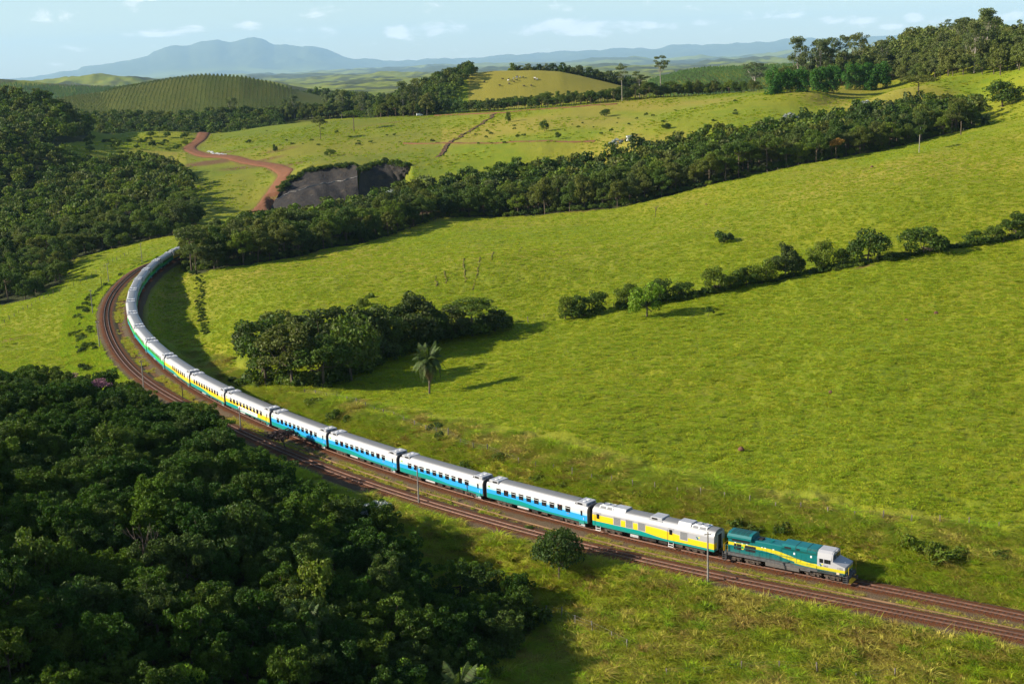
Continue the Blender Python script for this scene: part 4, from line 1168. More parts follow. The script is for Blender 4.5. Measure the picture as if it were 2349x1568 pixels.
WIN_X = [-CL / 2 + 2.45 + 1.49 * i for i in range(10)]
DOOR_X = CL / 2 - .98
def passenger_car(liv, label, group, banner=False, windows=range(10), emergency=(1, 8)):
    e = empty('passenger_carriage')
    tag(e, label, 'train carriage', group)
    body = obj('body', cached(('body', liv), lambda: body_mesh(liv, CL)), e)
    obj('roof', cached('roofP', lambda: roof_mesh(CL, 2.35)), e)
    ac_unit(e, -CL / 2 + 1.2, -1); ac_unit(e, CL / 2 - 1.25, 1)
    for s in (-1, 1):
        rz = 0 if s > 0 else math.pi
        for i in windows:
            w = obj('window', cached('win', lambda: rounded_panel(.92, .86, .016, .07, M_GLASS, 'window')), e, (WIN_X[i], s * 1.441, 2.37), (0, 0, rz))
            if i not in emergency:
                obj('transom', cached('trn', lambda: box_mesh('transom', M_WHITE, -.46, .46, .0, .024, .16, .21)), w)
            else:
                obj('exit_mark', cached('exm', lambda: box_mesh('exit_mark', M_RED, -.07, .07, .0, .022, .26, .34)), w)
        ya, yb = sorted((s * 1.430, s * 1.455))
        d = obj('door', cached(('door', liv, s), lambda: box_mesh('door', LIV[liv], DOOR_X - .46, DOOR_X + .46, ya, yb, .72, 3.0)), e)
        obj('door_window', cached('dw', lambda: rounded_panel(.34, .74, .014, .06, M_GLASS, 'door_window')), d, (DOOR_X, s * 1.455, 2.33), (0, 0, rz))
        obj('handle', cached('dh', lambda: box_mesh('handle', M_WHITE, -.03, .03, 0, .03, 1.4, 1.75)), d, (DOOR_X + .36, s * 1.455, 0), (0, 0, rz))
        obj('door_step', cached('ds', lambda: MB().box(-.52, .52, -.22, .06, .42, .47).box(-.52, -.47, -.2, .05, .47, .74).box(.47, .52, -.2, .05, .47, .74).box(-.5, .5, -.2, -.16, .47, .72).mesh('door_step', [M_STEEL])), e, (DOOR_X, s * 1.38, 0), (0, 0, rz))
        obj('number_plate', cached('np', lambda: box_mesh('number_plate', M_GRILLE, -.24, .24, 0, .014, -.08, .08)), e, (WIN_X[9], s * 1.444, 1.74), (0, 0, rz))
        f = obj('flag_decal', cached('flg', lambda: box_mesh('flag_decal', M_FLAGG, -.2, .2, 0, .012, -.13, .13)), e, (-CL / 2 + .5, s * 1.430, 2.78), (0, 0, rz))
        obj('flag_diamond', cached('flgd', lambda: MB().prism([(-.15, 0), (0, .09), (.15, 0), (0, -.09)], .012, .018).mesh('flag_diamond', [M_FLAGY])), f)
    # under floor
    obj('underframe', cached('uf', lambda: MB().box(-CL / 2 + .3, CL / 2 - .3, -1.1, 1.1, .74, .98).mesh('underframe', [M_BLACK])), e)
    for (x0, x1, y, z0, mm, nm) in ((-3.8, -1.6, 1.2, .42, M_STEEL, 'air_tank'), (-.9, .3, 1.22, .40, M_BLACK, 'battery_box'), (.9, 2.1, 1.18, .48, M_RUST, 'equipment_box'), (2.9, 5.1, 1.22, .40, M_BLACK, 'equipment_box')):
        def mk(x0=x0, x1=x1, y=y, z0=z0, mm=mm, nm=nm):
            if nm == 'air_tank': return MB().tube((x0, -.95, .62), (x1, -.95, .62), .21, n=10).tube((x0, .95, .62), (x1, .95, .62), .21, n=10).mesh(nm, [mm])
            return MB().box(x0, x1, -y, y, z0, .76, bev=.05).mesh(nm, [mm])
        obj(nm, cached((nm, x0), mk), e)
    bogie(e, -CL / 2 + 3.1); bogie(e, CL / 2 - 3.1)
    obj('gangway_bellows', cached('gw', lambda: MB().box(0, .48, -.75, .75, 1.0, 3.18, bev=.05).box(.12, .3, -.82, .82, .98, 3.24).mesh('gangway_bellows', [M_RUBBER])), e, (CL / 2, 0, 0))
    obj('gangway_bellows', _cache['gw'], e, (-CL / 2, 0, 0), (0, 0, math.pi))
    obj('end_hoop', cached('hoop', lambda: MB().loft([(-1.40, 1.0), (-1.41, 2.85), (-1.2, 3.3), (-.7, 3.5), (.7, 3.5), (1.2, 3.3), (1.41, 2.85), (1.40, 1.0)], 0, .10).mesh('end_hoop', [M_FRAME])), e, (CL / 2, 0, 0))
    obj('end_hoop', _cache['hoop'], e, (-CL / 2 - .10, 0, 0))
    obj('coupler', cached('cpl', lambda: MB().box(0, .46, -.12, .12, .68, .9).mesh('coupler', [M_RUST])), e, (CL / 2, 0, 0))
    if banner:
        b = obj('banner', cached('ban', lambda: box_mesh('banner', M_WHITE, -4.2, 4.2, -.014, 0, -.36, .36)), e, (.35, -1.449, 1.55))
        obj('lettering', text_mesh('NOVO TREM EM TESTE', .62, M_INKR), b, (.25, -.02, -.02), (math.pi / 2, 0, 0))
        obj('banner_mark', cached('bmk', lambda: MB().prism([(-.3, .22), (-.12, -.05), (.1, .12), (.3, .24), (.0, -.22)], -.012, 0).mesh('banner_mark', [M_RED])), b, (-3.55, -.014, 0))
    return e

def power_car(label, group):
    e = empty('power_carriage'); tag(e, label, 'train carriage', group)
    obj('body', cached(('body', 'power'), lambda: body_mesh('power', CL)), e)
    obj('roof', cached('roofG', lambda: roof_mesh(CL)), e)
    for s in (-1, 1):
        rz = 0 if s > 0 else math.pi
        for x in (-5.55, -3.55, -1.55, 5.1):
            g = obj('louvre', cached('lvf', lambda: MB().box(-.62, .62, 0, .014, -.62, .62).mesh('louvre', [M_LGREY])), e, (x, s * 1.44, 2.28), (0, 0, rz))
            def slats():
                mb = MB().box(-.54, .54, .012, .016, -.54, .54)
                for k in range(14): mb.box(-.54, .54, .016, .03, -.52 + k * .077, -.49 + k * .077)
                return mb.mesh('louvre_slats', [M_GRILLE])
            obj('louvre_slats', cached('lvs', slats), g)
        for x in (-CL / 2 + .95, 3.1):
            ya, yb = sorted((s * 1.430, s * 1.453))
            d = obj('door', cached(('doorG', x, s), lambda: box_mesh('door', LIV['power'], x - .44, x + .44, ya, yb, 1.02, 2.98)), e)
            obj('door_window', cached('dw2', lambda: rounded_panel(.5, .72, .014, .06, M_GLASS, 'door_window')), d, (x, s * 1.453, 2.42), (0, 0, rz))
            obj('handrail', cached('hr', lambda: MB().tube((0, 0, 1.1), (0, 0, 2.7), .022, n=6).mesh('handrail', [M_INK])), d, (x - .5, s * 1.50, 0))
            obj('ladder', cached('lad', lambda: MB().box(-.4, -.35, 0, .05, .35, 1.0).box(.35, .4, 0, .05, .35, 1.0).box(-.4, .4, 0, .16, .35, .40).box(-.4, .4, 0, .12, .66, .71).mesh('ladder', [M_WHITE])), e, (x, s * 1.40, 0), (0, 0, rz))
        emblem(e, 7.2, s * 1.444, 2.42, s, .62)
    for x, face in ((-6.6, 1), (6.1, -1)):      # two cooler groups
        c = obj('cooler_hood', cached('ch', lambda: MB().loft([(-1.12, 3.36), (-.72, 3.98), (.72, 3.98), (1.12, 3.36)], .2, 2.15).mesh('cooler_hood', [M_STEEL_LT])), e, (x, 0, 0), (0, 0, 0 if face > 0 else math.pi))
        obj('hood_step', cached('hst', lambda: MB().box(.2, 2.15, -1.24, 1.24, 3.28, 3.42).mesh('hood_step', [M_WHITE])), c)
        r = obj('radiator', cached('rd', lambda: MB().loft([(-1.08, 3.4), (-.72, 3.84), (.72, 3.84), (1.08, 3.4)], -2.2, .05).mesh('radiator', [M_WHITE])), c)
        def screens():
            mb = MB()
            for a, b in ((-2.05, -1.1), (-.92, -.1)):
                for s in (-1, 1):
                    mb.add([(a, s * 1.06, 3.45), (b, s * 1.06, 3.45), (b, s * .76, 3.82), (a, s * .76, 3.82)], [(0, 1, 2, 3) if s < 0 else (3, 2, 1, 0)])
            return mb.mesh('radiator_screen', [M_GRILLE])
        obj('radiator_screen', cached('rsc', screens), r)
        for q in (-1.55, -.5):
            f = obj('fan', cached('cfan', lambda: MB().tube((0, 0, 3.80), (0, 0, 3.98), .50, .47, 16, cap=False).tube((0, 0, 3.84), (0, 0, 3.90), .46, .46, 16).mesh('fan', [M_STEEL])), c, (q, 0, 0))
    a = obj('air_conditioner', cached('acG', lambda: MB().box(-.95, .95, -1.0, 1.0, 0, .40, bev=.07).mesh('air_conditioner', [M_STEEL_LT])), e, (.55, 0, 3.5))
    for s in (-1, 1):
        obj('side_louvre', cached('acGl', lambda: box_mesh('side_louvre', M_RUBBER, -.6, .3, -.012, .012, .06, .30)), a, (-.1, s * 1.003, 0))
    obj('plinth', cached('acP', lambda: MB().box(-1.05, 1.05, -1.18, 1.18, 3.3, 3.52).mesh('plinth', [M_STEEL])), e, (.55, 0, 0))
    obj('underframe', _cache.get('uf') or cached('uf', lambda: MB().box(-CL / 2 + .3, CL / 2 - .3, -1.1, 1.1, .74, .98).mesh('underframe', [M_BLACK])), e)
    for x0, x1, mm in ((-3.6, -2.2, M_STEEL), (-1.7, .6, M_BLACK), (1.0, 2.4, M_BLACK), (3.6, 4.8, M_RUST)):
        obj('equipment_box', cached(('eb', x0), lambda x0=x0, x1=x1, mm=mm: MB().box(x0, x1, -1.2, 1.2, .42, .76, bev=.05).mesh('equipment_box', [mm])), e)
    bogie(e, -CL / 2 + 3.1); bogie(e, CL / 2 - 3.1)
    obj('end_door', cached('ed', lambda: MB().box(0, .06, -.5, .5, 1.05, 3.1).mesh('end_door', [M_RUBBER])), e, (CL / 2, 0, 0))
    obj('end_frame', cached('ef', lambda: MB().box(0, .12, -.72, -.52, 1.0, 3.2).box(0, .12, .52, .72, 1.0, 3.2).box(0, .12, -.72, .72, 3.1, 3.3).mesh('end_frame', [M_STEEL])), e, (CL / 2, 0, 0))
    obj('coupler', cached('cpl', lambda: MB().box(0, .46, -.12, .12, .68, .9).mesh('coupler', [M_RUST])), e, (CL / 2, 0, 0))
    return e

# --- locomotive: +x forward, nose at +9.6
LL = 9.6
def loco_stripe_material(name, base, top=None):
    """hood side with the yellow wave"""
    m, n, l, p = new_mat(name)
    tc = n.new('ShaderNodeTexCoord'); sx = n.new('ShaderNodeSeparateXYZ'); l.new(tc.outputs['Object'], sx.inputs[0])
    x, z = sx.outputs[0], sx.outputs[2]
    w = ramp(n, l, x, -3.2, 4.6, 0, 1)
    zc = ramp(n, l, w, 0, 1, 2.50, 1.66, False)
    th = ramp(n, l, mth(n, l, 'ABSOLUTE', mth(n, l, 'SUBTRACT', x, 0.2)), 0, 4.0, 0.30, 0.20)
    band = mth(n, l, 'LESS_THAN', mth(n, l, 'ABSOLUTE', mth(n, l, 'SUBTRACT', z, zc)), th)
    f = noise(n, l, 1.3, 5, 0.6, tc.outputs['Object'])
    b = mixc(n, l, f, [c * .82 for c in base], [c * 1.15 for c in base])
    c = mixc(n, l, band, b, (0.52, 0.45, 0.014))
    if top is not None:
        c = mixc(n, l, mth(n, l, 'GREATER_THAN', z, mth(n, l, 'ADD', zc, th)), c, mixc(n, l, f, [q * .92 for q in top], [q * 1.06 for q in top]))
    dirt = ramp(n, l, mth(n, l, 'ADD', z, mth(n, l, 'MULTIPLY', f, 1.1)), 1.7, 2.5, 0.30, 0.0)
    c = mixc(n, l, dirt, c, (0.10, 0.075, 0.055))
    l.new(c, p.inputs['Base Color']); p.inputs['Roughness'].default_value = 0.4
    return m
def locomotive():
    e = empty('locomotive')
    tag(e, 'teal and yellow diesel locomotive with grey cab leading the train', 'locomotive')
    MH = loco_stripe_material('loco_hood', (0.0, 0.118, 0.122)); MC = loco_stripe_material('loco_cab', (0.0, 0.118, 0.122), (0.36, 0.36, 0.37))
    # frame and walkways
    obj('frame', MB().box(-LL + .25, LL - .35, -1.42, 1.42, 1.02, 1.36).box(-LL + .1, LL - .2, -1.1, 1.1, .95, 1.2).mesh('frame', [M_FRAME]), e)
    H0 = 1.36
    obj('hood', MB().box(-LL + 1.0, -.2, -.98, .98, H0, 3.42, bev=.10).mesh('hood', [MH]), e)
    # radiator cab with overhanging wings
    def rad():
        prof = [(-1.0, H0), (-1.0, 3.15), (-1.36, 3.35), (-1.36, 3.62), (-1.12, 3.92), (-.6, 4.08), (.6, 4.08), (1.12, 3.92), (1.36, 3.62), (1.36, 3.35), (1.0, 3.15), (1.0, H0)]
        return MB().loft(prof, -LL + .72, -LL + 4.6).mesh('radiator_cab', [MH])
    rc = obj('radiator_cab', rad(), e)
    def scr():
        mb = MB()
        for k in range(4):
            a = -LL + 1.15 + k * .76
            for s in (-1, 1):
                mb.add([(a, s * 1.13, 3.925), (a + .68, s * 1.13, 3.925), (a + .68, s * .62, 4.09), (a, s * .62, 4.09)], [(0, 1, 2, 3) if s < 0 else (3, 2, 1, 0)])
            mb.add([(a, -.6, 4.09), (a + .68, -.6, 4.09), (a + .68, .6, 4.09), (a, .6, 4.09)], [(0, 1, 2, 3)])
        return mb.mesh('radiator_screen', [M_LTEAL_D])
    obj('radiator_screen', scr(), rc)
    for s in (-1, 1):
        obj('wing_grille', box_mesh('wing_grille', M_RUBBER, -LL + 1.3, -LL + 4.2, -.01, .01, 2.86, 3.16), rc, (0, s * 1.005, 0))
        for k, (x, w) in enumerate(((-7.9, .2), (-7.45, .2), (-7.05, .2), (-6.1, .2), (-5.7, .22), (-5.3, .2), (-4.8, .3))):
            obj('hood_grille', cached(('hg', w), lambda w=w: box_mesh('hood_grille', M_RUBBER, -w, w * .9, -.012, .012, 1.78, 2.58)), e, (x * .98, s * 1.0, 0))
        em = obj('round_emblem', cached('rem', lambda: MB().tube((0, -.01, 0), (0, .01, 0), .30, n=18).mesh('round_emblem', [M_LYEL])), e, (-6.55, s * 1.0, 2.2))
        obj('emblem_band', cached('remb', lambda: MB().tube((0, -.014, 0), (0, .014, 0), .18, n=16).mesh('emblem_band', [M_FLAGG])), em)
        for x in (-7.75, -6.6, -5.85, -3.4, -2.9, -1.6):
            obj('hood_label', cached('hlb', lambda: box_mesh('hood_label', M_WHITE, -.13, .13, -.008, .008, -.05, .05)), e, (x, s * 1.0, 2.72))
    # hood doors
    for s in (-1, 1):
        for k in range(5):
            # share the hood's paint by keeping the mesh in hood coordinates
            x = -3.7 + k * .72
            d = MB().box(x - .32, x + .32, s * .98 - .02, s * .98 + .02, 1.45, 3.0).mesh('hood_door', [MH])
            obj('hood_door', d, e)
    obj('exhaust_stack', MB().box(-4.4, -3.6, -.4, .4, 3.4, 3.58, bev=.05).mesh('exhaust_stack', [M_RUBBER]), e)
    obj('roof_horn', MB().tube((-2.5, -.3, 3.5), (-2.0, -.3, 3.5), .08, .05).tube((-2.5, .1, 3.5), (-1.9, .1, 3.5), .08, .05).box(-2.6, -2.0, -.4, .2, 3.40, 3.46).mesh('roof_horn', [M_LTEAL]), e)
    # tall equipment cab
    prof = [(-1.02, H0), (-1.02, 3.0), (-1.20, 3.3), (-1.20, 3.55), (-.95, 3.78), (.95, 3.78), (1.20, 3.55), (1.20, 3.3), (1.02, 3.0), (1.02, H0)]
    eq = obj('equipment_cab', MB().loft(prof, -.2, 5.35).mesh('equipment_cab', [MH]), e)
    for x in (1.95, 3.75, 5.2):
        obj('roof_seam', cached('rsm', lambda: MB().loft([(-1.22, 3.28), (-1.22, 3.57), (-.96, 3.80), (.96, 3.80), (1.22, 3.57), (1.22, 3.28), (1.18, 3.28), (1.18, 3.3), (-1.18, 3.3), (-1.18, 3.28)], -.05, .05).mesh('roof_seam', [M_LTEAL_D])), eq, (x, 0, 0))
    for s in (-1, 1):
        for x, w in ((.75, .52), (2.35, .28)):
            obj('intake_grille', cached(('ig', w), lambda w=w: box_mesh('intake_grille', M_RUBBER, -w, w, -.01, .01, 3.3, 3.54)), eq, (x, s * 1.203, 0))
        for x in (4.1, 4.8):
            obj('roof_grille', cached('rgr', lambda: MB().add([(-.3, 0, 0), (.3, 0, 0), (.3, -.22, .2), (-.3, -.22, .2)], [(0, 1, 2, 3)]).mesh('roof_grille', [M_LTEAL_D])), eq, (x, s * 1.195, 3.57), (0, 0, 0 if s > 0 else math.pi))
        for k, x in enumerate((.3, 1.0, 1.7, 2.5, 3.2, 4.3)):
            d = MB().box(x - .3, x + .3, s * 1.02 - .018, s * 1.02 + .018, 1.45, 2.9).mesh('equipment_door', [MH])
            q = obj('equipment_door', d, eq)
            if k in (2, 5):
                obj('door_sticker', cached('dst', lambda: box_mesh('door_sticker', M_WHITE, -.12, .12, -.008, .008, -.14, .14)), q, (x, s * 1.042, 2.72))
    # cab
    cp = [(-1.42, 1.06), (-1.42, 2.9), (-1.22, 3.62), (-.8, 3.86), (.8, 3.86), (1.22, 3.62), (1.42, 2.9), (1.42, 1.06)]
    cab = obj('cab', MB().loft(cp, 5.40, 7.55).mesh('cab', [MC]), e)
    obj('windscreen_frame', MB().loft([(-1.40, 2.72), (-1.22, 3.58), (-.8, 3.82), (.8, 3.82), (1.22, 3.58), (1.40, 2.72)], 7.55, 7.72).mesh('windscreen_frame', [M_LGREY]), cab)
    for s in (-1, 1):
        for x, w in ((6.02, .30), (6.78, .33), (7.28, .16)):
            q = obj('cab_window', cached(('cw', w), lambda w=w: rounded_panel(2 * w, .54, .02, .05, M_GLASS, 'cab_window')), cab, (x, s * 1.405, 2.62), (0, 0, 0 if s > 0 else math.pi))
        obj('windscreen', cached('ws', lambda: rounded_panel(.98, .62, .03, .06, M_GLASS, 'windscreen')), cab, (7.74, s * .58, 3.12), (0, 0, -math.pi / 2))
        emblem(cab, 5.95, s * 1.424, 2.08, s, .62)
        obj('lettering', text_mesh('VALE', .30, M_INK), cab, (6.72, s * 1.43, 1.98), (math.pi / 2, 0, math.pi if s > 0 else 0))
        obj('lettering', text_mesh('1155', .42, M_INK), cab, (8.85, s * 1.43, 1.98), (math.pi / 2, 0, math.pi if s > 0 else 0))
        obj('faded_plate', cached('fp', lambda: box_mesh('faded_plate', M_PEACH, -.22, .22, -.01, .01, -.13, .13)), cab, (8.55, s * 1.43, 1.33))
    nose = MB().prism([(7.55, 1.06), (LL - .05, 1.06), (LL, 2.22), (7.62, 2.74), (7.55, 2.74)], -1.42, 1.42).mesh('nose', [MC])
    no = obj('nose', nose, e)
    obj('nose_lamp', MB().tube((LL - .6, 0, 2.36), (LL - .6, 0, 2.48), .16, .10, 12).mesh('nose_lamp', [M_WHITE]), no)
    hl = obj('headlight', MB().box(7.6, 7.86, -.28, .28, 3.62, 3.84).mesh('headlight', [M_LGREY]), cab)
    for s in (-1, 1):
        obj('headlight_lens', cached('hll', lambda: MB().tube((0, 0, 0), (.04, 0, 0), .09, n=12).mesh('headlight_lens', [M_LAMP])), hl, (7.86, s * .13, 3.73))
        obj('ditch_light', cached('dl', lambda: MB().tube((0, 0, 0), (.06, 0, 0), .10, n=12).mesh('ditch_light', [M_LAMP])), no, (LL, s * .95, 1.25))
    # front platform, steps, pilot
    obj('front_platform', MB().box(LL - .35, LL + .55, -1.3, 1.3, 1.0, 1.12).box(LL + .45, LL + .55, -1.3, 1.3, .35, 1.0).mesh('front_platform', [M_FRAME]), e)
    obj('snow_plough', MB().prism([(LL + .4, .95), (LL + .85, .2), (LL + .6, .15), (LL + .2, .5)], -1.2, 1.2).mesh('plough', [M_YRAIL]), e)
    for xx, sgn in ((LL + .1, 1), (-LL + .35, -1)):
        for s in (-1, 1):
            def st():
                mb = MB()
                for k in range(4): mb.box(-.3, .3, -.25, .12, .28 + .26 * k, .32 + .26 * k)
                mb.box(-.34, -.3, -.25, .12, .26, 1.36); mb.box(.3, .34, -.25, .12, .26, 1.36)
                return mb.mesh('steps', [M_FRAME])
            sp = obj('steps', cached('stp', st), e, (xx, s * 1.32, 0))
            obj('grab_rail', cached('grb', lambda: MB().tube((-.34, .14, .9), (-.34, .14, 2.3), .03, n=6).tube((.34, .14, .9), (.34, .14, 2.3), .03, n=6).mesh('grab_rail', [M_YRAIL])), sp)
    for xx, rz in ((LL + .5, 0), (-LL, math.pi)):
        obj('coupler', cached('cpl2', lambda: MB().box(0, .6, -.14, .14, .66, .92).box(.5, .78, -.2, .2, .6, .98).mesh('coupler', [M_RUST])), e, (xx, 0, 0), (0, 0, rz))
    obj('rear_gate', MB().tube((-LL + .1, -.9, 1.3), (-LL + .1, -.9, 2.35), .03, n=6).tube((-LL + .1, .9, 1.3), (-LL + .1, .9, 2.35), .03, n=6).tube((-LL + .1, -.9, 2.35), (-LL + .1, .9, 2.35), .025, n=6).mesh('rear_gate', [M_YRAIL]), e)
    # handrails along the walkway
    for s in (-1, 1):
        xs = [-LL + .5 + 1.62 * k for k in range(10)]
        mb = MB().tube((xs[0], s * 1.38, 2.32), (5.4, s * 1.38, 2.32), .022, n=6)
        rl = obj('handrail', mb.mesh('handrail', [M_RAILING]), e)
        for x in xs:
            obj('stanchion', cached('stn', lambda: MB().tube((0, 0, 1.2), (0, 0, 2.33), .025, n=6).mesh('stanchion', [M_RAILING])), rl, (x, s * 1.38, 0))
    # tanks and trucks
    obj('fuel_tank', MB().loft([(-1.28, .46), (-1.36, .95), (-1.30, 1.02), (1.30, 1.02), (1.36, .95), (1.28, .46), (1.0, .34), (-1.0, .34)], -2.7, 2.6).mesh('fuel_tank', [plain('tank_grey', (0.115, 0.105, 0.098), 0.6, var=0.2)]), e)
    for s in (-1, 1):
        obj('air_reservoir', cached('arv', lambda: MB().tube((2.75, 0, .86), (4.3, 0, .86), .17, n=10).mesh('air_reservoir', [M_FRAME])), e, (0, s * 1.2, 0))
    for x in (-8.0, -4.9, 4.6, 7.6):
        bogie(e, x, 1.65, .46)
    obj('walkway_box', MB().box(1.9, 5.3, 1.02, 1.40, 1.36, 1.72).box(1.9, 5.3, -1.40, -1.02, 1.36, 1.72).mesh('walkway_box', [MH]), e)
    return e

def place_on_track(o, s0, s1):
    """set a vehicle on the line between two distances along it (s measured from the out-of-frame end)"""
    a = np.array([np.interp(s0, np.arange(len(TRK1)), TRK1[:, k]) for k in range(2)])
    b = np.array([np.interp(s1, np.arange(len(TRK1)), TRK1[:, k]) for k in range(2)])
    c = (a + b) / 2; d = a - b                   # +x looks to the head of the train
    o.location = (c[0], c[1], 0); o.rotation_euler = (0, 0, math.atan2(d[1], d[0]))

def build_train():
    J0 = 128.4                   # coupling between locomotive and power car
    lo = locomotive(); lo.scale = (0.865, 1, 1); place_on_track(lo, J0 - 17.7, J0 - 0.4)
    g = 'carriages of the passenger train'
    s = J0
    pc = power_car('grey, yellow and teal windowless power carriage right behind the locomotive', g); place_on_track(pc, s, s + CAR); s += CAR
    ordin = ['first', 'second', 'third', 'fourth', 'fifth', 'sixth', 'seventh', 'eighth', 'ninth']
    for i in range(4):
        lab = ['blue and white carriage coupled to the windowless power carriage', 'second blue and white carriage behind the power carriage', 'third blue and white carriage, in the middle of the blue run', 'rearmost blue and white carriage, coupled to the bannered yellow one'][i]
        c = passenger_car('blue', lab, g); place_on_track(c, s, s + CAR); s += CAR
    for i in range(3):
        lab = ['yellow and white carriage with a white lettered banner on its side', 'middle yellow and white carriage, next after the bannered one', 'rearmost of the near yellow carriages, coupled to a green one'][i]
        c = passenger_car('yellow', lab, g, banner=(i == 0), windows=range(10) if i < 2 else range(3, 10), emergency=(1, 8) if i < 2 else (3, 8)); place_on_track(c, s, s + CAR); s += CAR
    for i in range(9):
        lab = 'green and white carriage, %s green one counting back along the bend' % ordin[i]
        c = passenger_car('green', lab, g); place_on_track(c, s, s + CAR); s += CAR
    pc = power_car('yellow and grey carriage at the far tail, half hidden by trees', g); place_on_track(pc, s, s + CAR); s += CAR
    return s

# ------------------------------------------------------------------ planting
RNG = np.random.default_rng(77)
def look_of(k):
    for group, word in ((FLAT, 'flat-topped'), (DARKB, 'dense dark'), (EUC, 'tall slender'), (HILLK, 'olive green'), (CANOPY, 'low spreading')):
        if k in group: return word
    return 'rounded'
def plant_wood(name, poly, dmin, kinds, n_things, smin, smax, label, group, far_kinds, far_label, tries=40000, keep=None, front=None, clear=4.6, extra_scale=None):
    """trees of a wood: the ones that show largest as things of their own, the rest as one mass"""
    Q = darts(poly, dmin, RNG, tries, lambda q: track_clear(q, clear))
    P = with_z(Q)
    if keep is not None: P = P[keep(P)]
    sc = RNG.uniform(smin, smax, len(P)) * (1 if extra_scale is None else extra_scale(P))
    S = to_sheet(P + np.array([0, 0, 6.0]))
    vis = (S[:, 0] > -60) & (S[:, 0] < 2410) & (S[:, 1] < 1640)
    d = np.hypot(P[:, 0], P[:, 1]) if front is None else front(P)
    order = np.argsort(np.where(vis, d, 1e9))
    pick = order[:min(n_things, int(vis.sum()))]
    isn = np.zeros(len(P), bool); isn[pick] = True
    cuts = np.quantile(S[pick, 0], [1 / 3, 2 / 3]) if len(pick) else None
    for i in pick:
        k = kinds[RNG.integers(0, len(kinds))]
        e = k.plant(name, P[i], float(sc[i]), RNG.uniform(0, 6.28), RNG.uniform(.85, 1.2))
        t = int(np.searchsorted(cuts, S[i, 0]))
        tag(e, '%s %s, %s' % (look_of(k), label, ('left third', 'middle third', 'right third')[t]), 'tree', group)
    rest = ~isn
    if rest.any():
        scatter(far_label[0], [m for k in far_kinds for m in (k.crown,)], P[rest], sc[rest], far_label[1], RNG)
    return P

